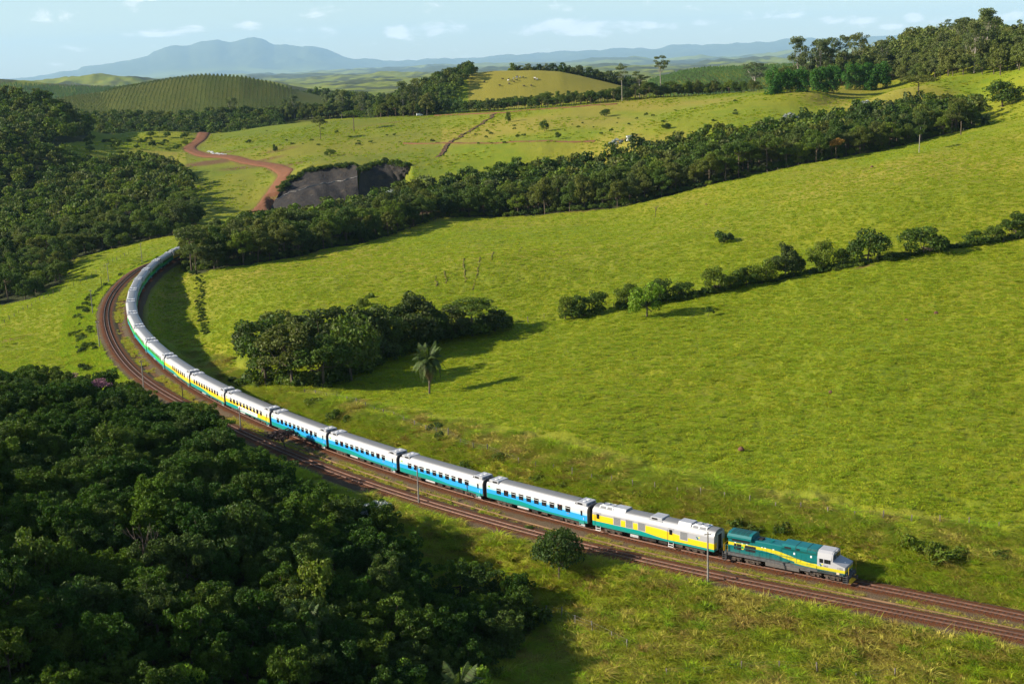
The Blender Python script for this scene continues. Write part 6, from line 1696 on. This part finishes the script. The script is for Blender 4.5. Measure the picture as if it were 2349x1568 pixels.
    scatter('rank_tussocks', TUSSOCK_RANK, A[bg], RNG.uniform(.45, 1.3, bg.sum()), 'green grass tussocks on the slope below the tracks', RNG)
    scatter('rank_dry_tussocks', TUSSOCK_DRY, A[bd], RNG.uniform(.6, 1.5, bd.sum()), 'brown grass tussocks on the slope below the tracks', RNG)
    A, isd, sc = A[~big], isd[~big], sc[~big] * .55
    scatter('rank_grass', TUFT_RANK, A[~isd], sc[~isd], 'rank green grass on the slope below the tracks', RNG)
    scatter('rank_dry_grass', TUFT_DRY, A[isd], sc[isd], 'dry brownish grass on the lower slope below the tracks', RNG)
    # left slope outside the bend
    n = 16000
    i = RNG.integers(200, 560, n); t, r = frames(TRK2)
    off = RNG.uniform(3.2, 12, n)
    Q = TRK2[i] - r[i] * off[:, None]
    Q = Q[~poly_mask(Q[:, 0], Q[:, 1], NEAR_WOOD)]
    A = with_z(Q)
    scatter('bend_verge_grass', TUFT_TALL, A, RNG.uniform(.4, 1.0, len(A)), 'long grass on the slope outside the bend', RNG)
    # weeds between the two tracks
    n = 12000
    i = RNG.integers(60, 470, n)
    q = TRK1[i]; j = np.array([np.argmin(((TRK2 - p) ** 2).sum(1)) for p in TRK1])[i]
    w = RNG.uniform(.30, .72, n)
    Q = q + (TRK2[j] - q) * w[:, None] + RNG.uniform(-.4, .4, (n, 2))
    k = fbm(Q[:, 0] / 4, Q[:, 1] / 4, 2, 87)
    Q = Q[RNG.random(n) < sstep(-.35, .35, k)]
    A = with_z(Q); A[:, 2] = np.maximum(A[:, 2], -.5)
    mm = RNG.random(len(A)) < .15
    scatter('weeds', TUFT_TALL, A[mm], RNG.uniform(.25, .65, mm.sum()), 'weeds growing between the two tracks', RNG)
    scatter('dry_weeds', TUFT_DRY, A[~mm], RNG.uniform(.25, .6, (~mm).sum()), 'dry weeds growing between the two tracks', RNG)

# ------------------------------------------------------------------ small things: poles, fences, hut, car, cattle, road, cutting
M_CONCRETE = plain('concrete', (0.20, 0.185, 0.165), 0.85, var=0.25, scale=2, spec=0.2)
M_POST = plain('weathered_post', (0.16, 0.135, 0.11), 0.9, var=0.35, scale=3, spec=0.1)
M_WIRE = plain('fence_wire', (0.20, 0.19, 0.18), 0.6, 0.4)
M_TAR = plain('tarred_post', (0.045, 0.038, 0.032), 0.85, var=0.3, spec=0.1)

def build_poles():
    P = [(1624, 1340, 120, 0, 'concrete pole in front of the power carriage'), (961, 1158, 90, 0, 'concrete pole in front of the second blue carriage'), (553, 992, 57, 0, 'concrete pole in front of the bannered yellow carriage'), (330, 892, 65, 0, 'concrete pole among tree tops beside the second track'),
         (229, 800, 62, 0, 'concrete pole at the bend above the near wood'), (213, 720, 54, 0, 'concrete pole on the grass slope left of the bend'), (250, 653, 48, 0, 'concrete pole left of the upper bend'), (326, 600, 41, 0, 'concrete pole beside the far end of the bend'), (423, 559, 36, 0, 'concrete pole near the tail of the train'),
         (420, 919, 34, 1, 'thin dark post between the two tracks'), (235, 672, 36, 1, 'thin dark post beside the bend'), (371, 482 - 18, 18, 1, None), (716, 470, 22, 0, 'concrete pole before the dark cutting')]
    for px, py, h, thin, lab in P:
        if lab is None: continue
        b = ground_at(px, py)[0]; D = math.hypot(b[1], EYE - b[2]); hm = h * D / 3000 * 1.04
        e = empty('utility_pole' if not thin else 'line_post', b, random.Random(px).uniform(-.2, .2)); tag(e, lab, 'pole', 'poles along the railway')
        if thin:
            obj('shaft', MB().box(-.07, .07, -.07, .07, -.3, hm).mesh('shaft', [M_TAR]), e)
            obj('cap', MB().box(-.1, .1, -.1, .1, hm, hm + .06).mesh('cap', [M_TAR]), e)
        else:
            obj('shaft', MB().tube((0, 0, -.4), (0, 0, hm), .14, .085, 8).mesh('shaft', [M_CONCRETE]), e)
            obj('crossarm', MB().box(-.45, .45, -.05, .05, hm - .35, hm - .25).mesh('crossarm', [M_TAR]), e)
            for x in (-.38, .38):
                obj('insulator', cached('ins', lambda: MB().tube((0, 0, 0), (0, 0, .16), .05, .04, 7).mesh('insulator', [M_WHITE])), e, (x, 0, hm - .25))

def fence(line_px, spacing, label, h=1.35, mat=None, lines=3, reject=None):
    L = ground_at([p[0] for p in line_px], [p[1] for p in line_px])[:, :2]
    L = resample(catmull(L, 8), spacing)
    Z = land(L[:, 0], L[:, 1])
    rng = random.Random(len(L))
    root = empty('wire_fence', (0, 0, 0)); tag(root, label, 'fence', 'pasture fences')
    pm = cached(('post', h), lambda: MB().box(-.06, .06, -.06, .06, -.4, h).mesh('post', [mat or M_POST]))
    wm = MB()
    for i in range(len(L)):
        obj('post', pm, root, (L[i, 0], L[i, 1], Z[i]), (rng.uniform(-.07, .07), rng.uniform(-.07, .07), rng.uniform(0, 1.5)), (rng.uniform(.8, 1.25), rng.uniform(.8, 1.25), rng.uniform(.85, 1.15)))
        if i:
            for k in range(lines):
                z = h * (.35 + .28 * k)
                wm.tube((L[i - 1, 0], L[i - 1, 1], Z[i - 1] + z), (L[i, 0], L[i, 1], Z[i] + z), .005, n=3, cap=False)
    obj('wire', wm.mesh('wire', [M_WIRE]), root)

def build_fences():
    fence([(700, 905), (795, 923), (907, 962), (1110, 1040), (1330, 1097), (1600, 1143), (1888, 1183), (2100, 1206), (2339, 1222), (2420, 1228)], 3.6, 'post and wire fence along the top of the railway bank')
    fence([(0, 750), (60, 712), (120, 676), (200, 640), (250, 606), (300, 580)], 4.2, 'post and wire fence on the slope left of the bend', 1.3)
    fence([(1200, 1412), (1262, 1413), (1318, 1440), (1380, 1462), (1418, 1478), (1450, 1505)], 3.3, 'pale post fence in the grass of the lower slope', 1.5, M_CONCRETE)
    fence([(1175, 742), (1240, 728), (1300, 720), (1420, 706), (1600, 678), (1760, 652), (1900, 624), (2060, 598), (2240, 566), (2349, 548)], 4.2, 'post and wire fence running through the hedgerow', 1.2)
    fence([(1760, 400), (1880, 373), (2000, 347), (2120, 320), (2235, 296)], 5.0, 'post and wire fence at the foot of the wooded belt', 1.3)
    fence([(1530, 1568), (1700, 1552), (1900, 1560), (2100, 1563)], 4.2, 'post fence at the bottom of the lower slope', 1.25)

def build_road():
    m, n, l, p = new_mat('red_dirt')
    P = pos(n); f = noise(n, l, 0.35, 5, .6, P); g = noise(n, l, 2.5, 3, .6, P)
    c = mixc(n, l, f, (0.12, 0.050, 0.024), (0.23, 0.108, 0.054)); c = mixc(n, l, mth(n, l, 'MULTIPLY', g, .4), c, (0.16, 0.07, 0.04))
    l.new(c, p.inputs['Base Color']); p.inputs['Roughness'].default_value = .95; p.inputs['Specular IOR Level'].default_value = .1
    zc = land(ROAD[:, 0], ROAD[:, 1], False)
    me = sweep('dirt_road', ROAD, [(-4.2, 0), (-3.4, .45), (-1.5, .5), (0, .52), (1.5, .5), (3.4, .45), (4.2, 0)], [m], zfun=lambda x, y, a: land(x, y, True) + .12)
    tag(obj('dirt_road', me), 'red dirt road winding down the far hill', kind='structure')
    # narrow track to the hut
    L = ground_at([875, 925, 1000, 1100, 1200, 1300, 1370], [300, 330, 331, 329, 326, 324, 322])[1:, :2]
    L = resample(catmull(L), 2.0)
    tag(obj('cart_track', sweep('cart_track', L, [(-1.3, -.1), (-.9, .28), (.9, .28), (1.3, -.1)], [m], zfun=lambda x, y, a: land(x, y, True) + .1)), 'narrow earth track crossing the upper pasture', kind='structure')
    L = ground_at(np.linspace(1000, 1420, 12), np.interp(np.linspace(1000, 1420, 12), [1000, 1150, 1250, 1420], [262, 258, 248, 236]) + 2)[:, :2]
    L = resample(catmull(L), 3.0)
    tag(obj('farm_road', sweep('farm_road', L, [(-2, -.1), (-1.5, .35), (1.5, .35), (2, -.1)], [m], zfun=lambda x, y, a: land(x, y, True) + .1)), 'farm road below the far tree line', kind='structure')

def build_gully():
    """erosion ditch down the upper pasture"""
    m = plain('raw_earth', (0.11, 0.065, 0.035), .95, var=.4, scale=.5, spec=.1, obj_coord=False)
    L = ground_at([1137, 1110, 1080, 1050, 1025, 1005], [262, 282, 300, 318, 338, 360])[:, :2]
    L = resample(smooth_line(resample(catmull(L), 2.0), 4, 2.0), 2.0)
    L = L + np.stack([fbm(L[:, 0] / 9, L[:, 1] / 9, 2, 91), fbm(L[:, 0] / 9, L[:, 1] / 9, 2, 92)], 1) * 3
    tag(obj('erosion_ditch', sweep('erosion_ditch', L, [(-1.5, -.2), (-1.0, .35), (-.5, .12), (.5, .1), (.9, .3), (1.5, -.2)], [m], zfun=lambda x, y, a: land(x, y, True) + .1 + .3 * fbm(x / 3, y / 3, 2, 93))), 'eroded ditch running down the upper pasture', kind='structure')

def build_trails():
    m = plain('trodden_earth', (0.12, 0.105, 0.026), .95, var=.4, scale=.6, spec=.1, obj_coord=False)
    for pts in ([(1102, 596), (1099, 615), (1092, 640), (1082, 666)], [(1063, 600), (1065, 625), (1071, 652)], [(1020, 628), (1026, 655)], [(1132, 580), (1128, 602)], [(1000, 640), (1003, 662)], [(1196, 566), (1190, 585)]):
        L = ground_at([q[0] for q in pts], [q[1] for q in pts])[:, :2]
        L = resample(catmull(L), .8)
        L = L + .5 * np.stack([fbm(L[:, 0] / 2, L[:, 1] / 2, 2, 97), fbm(L[:, 0] / 2, L[:, 1] / 2, 2, 98)], 1)
        tag(obj('cattle_trail', sweep('cattle_trail', L, [(-.32, -.15), (-.16, .08), (.16, .08), (.32, -.15)], [m], zfun=lambda x, y, a: land(x, y, True) + .05)), 'thin trodden trail running down the pasture knoll', kind='structure')

def build_cutting():
    m, n, l, p = new_mat('sprayed_slope')
    P = pos(n); mp = n.new('ShaderNodeMapping'); l.new(P, mp.inputs['Vector']); mp.inputs['Scale'].default_value = (.5, .5, .08)
    f = noise(n, l, 1.0, 6, .65, mp.outputs[0]); g = noise(n, l, .18, 4, .6, P)
    c = mixc(n, l, f, (0.014, 0.013, 0.013), (0.052, 0.045, 0.039)); c = mixc(n, l, ramp(n, l, g, .5, .75), c, (0.068, 0.053, 0.039))  # dark coating, made darker still to put the faces' shade into the colour
    l.new(c, p.inputs['Base Color']); p.inputs['Roughness'].default_value = .9; p.inputs['Specular IOR Level'].default_value = .2
    b = n.new('ShaderNodeBump'); b.inputs['Strength'].default_value = .8; b.inputs['Distance'].default_value = .6; l.new(f, b.inputs['Height']); l.new(b.outputs[0], p.inputs['Normal'])
    def face(name, foot, top, label, bench=None, n=40):
        F = np.array([at_z(*q) for q in foot]); T = np.array([at_z(*q) for q in top])
        F = np.stack([np.interp(np.linspace(0, 1, n), np.linspace(0, 1, len(F)), F[:, k]) for k in range(3)], 1)
        T = np.stack([np.interp(np.linspace(0, 1, n), np.linspace(0, 1, len(T)), T[:, k]) for k in range(3)], 1)
        w = fbm(np.arange(n) / 3.0, np.full(n, 3.3), 3, 96)
        T = T + np.stack([np.zeros(n), 3.0 * w, 1.6 * w], 1); F = F + np.stack([np.zeros(n), 2.0 * w, 0 * w], 1)
        rows = [F + [0, 2.0, -2]]
        prof = np.linspace(0, 1, 14)
        for t in prof:
            z = F[:, 2] + (T[:, 2] - F[:, 2]) * t
            h = t if bench is None else np.clip(t * 0.82 + .18 * sstep(bench - .03, bench + .03, t), 0, 1)
            q = F + (T - F) * h; q[:, 2] = z
            q[:, 1] += 2.2 * fbm(np.arange(n) / 4.0, np.full(n, t * 5), 2, 95) * (0.3 + t * (1 - t) * 3)
            rows.append(q)
        rows.append(T + [0, 3.0, .3]); rows.append(T + [0, 6.5, -.8])
        V = np.array(rows); k = len(rows)
        i = np.arange((k - 1) * (n - 1)); r, cc = i // (n - 1), i % (n - 1); a = r * n + cc
        me = fast_mesh(name, V.reshape(-1, 3), np.stack([a, a + 1, a + n + 1, a + n], 1), m)
        o = tag(obj(name, me), label, kind='structure')
        if bench is not None:
            q = rows[1 + int(round(bench * 13))]
            mb = MB()
            for a in range(n - 1): mb.tube(q[a] + [0, -.2, .1], q[a + 1] + [0, -.2, .1], .32, n=5, cap=False)
            obj('bench_drain', mb.mesh('bench_drain', [M_CONCRETE]), o)
        return o
    face('cutting_slope', *CUT_FACES[0], 'dark sprayed slope of the far railway cutting with a bench', .62)
    face('cutting_slope', *CUT_FACES[1], 'dark sprayed hollow at the right end of the far cutting')

def build_hut():
    b = ground_at(1444, 322)[0]; e = empty('hut', b, .15); tag(e, 'small white hut above the wooded belt', 'hut')
    w = obj('wall', MB().box(-1.4, 1.4, -1.1, 1.1, -.5, 2.2).mesh('wall', [M_WHITE]), e)
    obj('door', MB().box(-.4, .4, -1.14, -1.1, 0, 1.75).mesh('door', [M_POST]), w, (.7, 0, 0))
    obj('roof', MB().prism([(-1.6, 2.2), (1.6, 2.35), (1.6, 2.48), (-1.6, 2.33)], -1.3, 1.3).mesh('roof', [M_STEEL]), e)

def build_pickup():
    b = ground_at(963, 267)[0]; e = empty('parked_van', (b[0], b[1], b[2] + .2), .25); tag(e, 'white van parked on the farm road below the trees', 'van')
    bd = obj('body', MB().prism([(-2.3, .45), (2.2, .45), (2.25, 1.0), (1.5, 1.12), (.9, 1.75), (-2.3, 1.85)], -.85, .85).mesh('body', [M_WHITE]), e)
    for s in (-1, 1):
        obj('side_window', cached('vw', lambda: MB().prism([(-.1, 1.15), (1.25, 1.15), (.85, 1.62), (-.1, 1.66)], -.01, .01).mesh('side_window', [M_GLASS])), bd, (0, s * .855, 0))
        for x in (-1.5, 1.4):
            obj('wheel', cached('vwh', lambda: MB().tube((0, -.1, 0), (0, .1, 0), .36, n=14).mesh('wheel', [M_RUBBER])), e, (x, s * .8, .36))

def cow_mesh(mat):
    """standing cow as one continuous skin, head to +x"""
    me = bpy.data.meshes.new('cow')
    V = [(-.75, 0, 1.05), (-.2, 0, 1.05), (.45, 0, 1.08), (.85, 0, 1.22), (1.12, 0, 1.42), (1.42, 0, 1.25)]
    E = [(0, 1), (1, 2), (2, 3), (3, 4), (4, 5)]
    Rr = [.34, .40, .36, .22, .17, .10]
    for at, x, back in ((0, -.72, 1), (2, .5, 0)):
        for s in (-1, 1):
            i = len(V)
            V += [(x, s * .22, .80), (x + (.06 if back else -.03), s * .22, .45), (x + (-.04 if back else .0), s * .22, .03)]
            E += [(at, i), (i, i + 1), (i + 1, i + 2)]; Rr += [.17, .08, .06]
    i = len(V); V += [(-1.02, 0, 1.12), (-1.08, 0, .6)]; E += [(0, i), (i, i + 1)]; Rr += [.05, .03]
    for s in (-1, 1):
        V.append((1.08, s * .24, 1.5)); E.append((4, len(V) - 1)); Rr.append(.05)
    me.from_pydata(V, E, [])
    o = bpy.data.objects.new('cow_source', me); COL.objects.link(o)
    md = o.modifiers.new('skin', 'SKIN'); o.modifiers.new('sub', 'SUBSURF').levels = 1
    for k, sv in enumerate(me.skin_vertices[0].data):
        sv.radius = (Rr[k], Rr[k]); sv.use_root = (k == 1)
    out = bpy.data.meshes.new_from_object(o.evaluated_get(bpy.context.evaluated_depsgraph_get()))
    bpy.data.objects.remove(o); out.materials.clear(); out.materials.append(mat); out.name = 'cow'
    return out
def build_cattle():
    M = {'w': cow_mesh(plain('hide_white', (.52, .50, .46), .9, var=.1)), 'd': cow_mesh(plain('hide_dark', (.04, .032, .028), .9, var=.2)), 'g': cow_mesh(plain('hide_grey', (.30, .32, .33), .9, var=.1))}
    Z = lambda x, y: ((1800 + x * 600 / 2349) * _K, (240 + y * 180 / 705) * _K)
    C = [(828, 312, 'd'), (922, 316, 'd'), (912, 336, 'w'), (998, 308, 'g'), (1052, 276, 'd'), (1047, 292, 'w'), (1100, 284, 'g'), (1146, 284, 'd'), (1050, 332, 'd'), (1002, 356, 'd'), (926, 386, 'd'), (1332, 300, 'w'), (1326, 318, 'd'), (1368, 316, 'w'), (780, 414, 'd'), (540, 356, 'd'), (1158, 422, 'd'), (1272, 416, 'd')]
    nm = {'w': 'white', 'd': 'dark', 'g': 'pale grey'}
    for x, y, k in C:
        px, py = Z(x, y)
        b = ground_at(px, py)[0]
        o = obj('cow', M[k], None, b, (0, 0, RNG.uniform(0, 6.28)), (1.15,) * 3)
        tag(o, '%s cow grazing on the yellowish hill' % nm[k], 'cow', 'cattle on the hill')

def build_mounds():
    m = plain('termite_earth', (0.13, 0.068, 0.042), .95, var=.3, scale=4, spec=.1)
    def mk(seed):
        rng = np.random.default_rng(seed); n, k = 12, 6; V = [(0, 0, .62)]
        for r in range(1, k):
            t = r / (k - 1)
            for i in range(n):
                a = 6.283 * i / n; q = .62 * t ** .8 * (1 + .18 * rng.normal() * .6)
                V.append((q * math.cos(a), q * math.sin(a), .6 * (1 - t ** 2.2) - (.15 if r == k - 1 else 0)))
        F = [(0, 1 + i, 1 + (i + 1) % n) for i in range(n)]
        for r in range(k - 2):
            F += [(1 + r * n + i, 1 + (r + 1) * n + i, 1 + (r + 1) * n + (i + 1) % n, 1 + r * n + (i + 1) % n) for i in range(n)]
        return mesh_from('termite_mound', V, F, [m])
    ms = [mk(i) for i in range(3)]
    pts = [(2007, 1156, .85, 'large red termite mound on the pasture above the locomotive'), (2147, 719, .9, 'termite mound on the right pasture below the hedgerow'), (1340, 722, .8, None), (1130, 754, .9, None), (1516, 562, .8, None), (2000, 363 + 20, .9, None), (1700, 1030, .8, None), (1905, 900, .7, None), (1330, 620, .7, None), (2080, 735, .7, None), (1620, 470, .8, None), (2180, 458, .8, None), (1800, 745, .7, None), (1240, 905, .6, None)]
    B = ground_at([p[0] for p in pts], [p[1] for p in pts])
    for i, ((px, py, s, lab), b) in enumerate(zip(pts, B)):
        o = obj('termite_mound', ms[i % 3], None, b, (0, 0, i), (s, s, s * .9)); tag(o, lab or 'small red termite mound dotting the pasture', 'mound', 'termite mounds')

def build_sacks():
    b = ground_at(np.linspace(475, 513, 26), np.interp(np.linspace(475, 513, 26), [475, 490, 513], [350, 356, 358]))
    mb = MB(); rng = random.Random(2)
    for p in b:
        for _ in range(3):
            x, y, z = p[0] + rng.uniform(-1, 1), p[1] + 4 + rng.uniform(-1, 1), p[2] + rng.uniform(0, 1.0)
            s = rng.uniform(.3, .6)
            mb.box(x - s, x + s, y - s * .6, y + s * .6, z, z + s * .7, bev=.1)
    tag(obj('sandbags', mb.mesh('sandbags', [M_WHITE])), 'heap of white sacks along the dirt road bend', kind='stuff')
    # spare rail lying between the tracks
    T, Rn = frames(TRK1)
    i0, i1 = 40, 235
    L = TRK1[i0:i1] - Rn[i0:i1] * 3.35
    m = plain('spare_rail_rust', (0.16, 0.09, 0.042), .8, var=.25, scale=.6, obj_coord=False)
    me = sweep('spare_rail', L, [(-.07, -.42), (-.07, -.20), (.07, -.20), (.07, -.42)], [m])
    tag(obj('spare_rail', me), 'long rusty rail lying on the ballast beside the train', 'rail')

# ------------------------------------------------------------------ clouds in the sky shader, low over the horizon all round
def build_sky():
    n, l = wn, wl
    tc = n.new('ShaderNodeTexCoord')
    sx = n.new('ShaderNodeSeparateXYZ'); l.new(tc.outputs['Generated'], sx.inputs[0])
    az = mth(n, l, 'ARCTAN2', sx.outputs[0], sx.outputs[1]); el = mth(n, l, 'ARCSINE', sx.outputs[2])
    cv = n.new('ShaderNodeCombineXYZ'); l.new(mth(n, l, 'MULTIPLY', az, 30.0), cv.inputs[0]); l.new(mth(n, l, 'MULTIPLY', el, 75.0), cv.inputs[1])
    f = noise(n, l, 1.1, 8, .62, cv.outputs[0], .3)
    big = noise(n, l, .2, 2, .5, cv.outputs[0])
    # cumulus seen in the photograph: azimuth, elevation, half width, half height (radians), strength
    for_c = [(380, 75, 80, 12, .8), (440, 68, 40, 12, .7), (570, 61, 34, 12, .75), (910, 72, 34, 16, 1.0), (985, 68, 50, 18, .8), (1040, 70, 40, 12, .5), (1230, 70, 60, 16, .95), (1310, 62, 100, 22, .95), (1420, 66, 60, 16, .7), (1490, 60, 26, 10, .6), (1530, 58, 26, 10, .5), (1620, 52, 40, 8, .5), (1905, 46, 44, 9, .5), (1975, 45, 40, 9, .5), (2095, 40, 22, 12, .7), (2050, 62, 40, 5, .45), (1800, 40, 60, 6, .35), (690, 70, 60, 8, .35), (2330, 38, 40, 8, .4)]
    tot = None
    for px, py, w, h, k in for_c:
        u, s = sight(px, py); a0 = math.atan(float(u)); e0 = math.atan(float(s) / math.hypot(1, float(u)))
        da = mth(n, l, 'DIVIDE', mth(n, l, 'SUBTRACT', az, a0), w / 3000.0); de = mth(n, l, 'DIVIDE', mth(n, l, 'SUBTRACT', el, e0), h / 3000.0)
        g = mth(n, l, 'SUBTRACT', 1.0, mth(n, l, 'ADD', mth(n, l, 'MULTIPLY', da, da), mth(n, l, 'MULTIPLY', de, de)))
        g = mth(n, l, 'MULTIPLY', mth(n, l, 'MAXIMUM', g, -1.0), k)
        tot = g if tot is None else mth(n, l, 'MAXIMUM', tot, g)
    fr = mth(n, l, 'SUBTRACT', f, .5)
    m1 = ramp(n, l, mth(n, l, 'ADD', tot, mth(n, l, 'MULTIPLY', fr, 4.5)), -.05, .9)
    # the same kind of small clouds further round the horizon
    band = mth(n, l, 'MULTIPLY', ramp(n, l, el, .012, .03), ramp(n, l, el, .10, .05))
    m2 = mth(n, l, 'MULTIPLY', mth(n, l, 'MULTIPLY', ramp(n, l, mth(n, l, 'ADD', mth(n, l, 'MULTIPLY', f, .6), mth(n, l, 'MULTIPLY', big, .5)), .66, .76), band), .5)
    mask = mth(n, l, 'MAXIMUM', mth(n, l, 'MULTIPLY', m1, .72), m2)
    shade = ramp(n, l, f, .35, .7, .86, 1.08)
    cc = n.new('ShaderNodeVectorMath'); cc.operation = 'SCALE'; cc.inputs[0].default_value = CLOUD_RGB; l.new(shade, cc.inputs['Scale'])
    col = mixc(n, l, mask, w_sky.outputs[0], cc.outputs[0])
    l.new(col, w_bg.inputs['Color'])
CLOUD_RGB = (10.5, 9.9, 9.6)

def build_haze():
    m = bpy.data.materials.new('haze'); m.use_nodes = True
    nd, lk = m.node_tree.nodes, m.node_tree.links
    nd.clear()
    o = nd.new('ShaderNodeOutputMaterial'); v = nd.new('ShaderNodeVolumePrincipled')
    v.inputs['Color'].default_value = HAZE_RGB + (1,); v.inputs['Density'].default_value = HAZE_D; v.inputs['Anisotropy'].default_value = 0.0
    lk.new(v.outputs[0], o.inputs['Volume'])
    me = MB().box(-39000, 39000, -300, 73000, -260, 2100).mesh('haze', [m])
    tag(obj('haze', me), 'thin blue haze filling the air to the mountains', kind='stuff')
HAZE_RGB, HAZE_D = (0.46, 0.73, 1.0), 1.9e-5

make_ground()
build_sky()
build_haze()
build_track(TRK1, 'main line curving past with sleepers and ballast under the train', 150, 0)
build_track(TRK2, 'empty second line curving beside the train', 150, 0)
build_road(); build_gully(); build_trails(); build_cutting()
build_train()
build_woods()
build_rim(); build_hedge(); build_singles(); build_bamboo()
build_plantations()
build_poles(); build_fences(); build_hut(); build_pickup(); build_cattle(); build_mounds(); build_sacks()
build_grass()
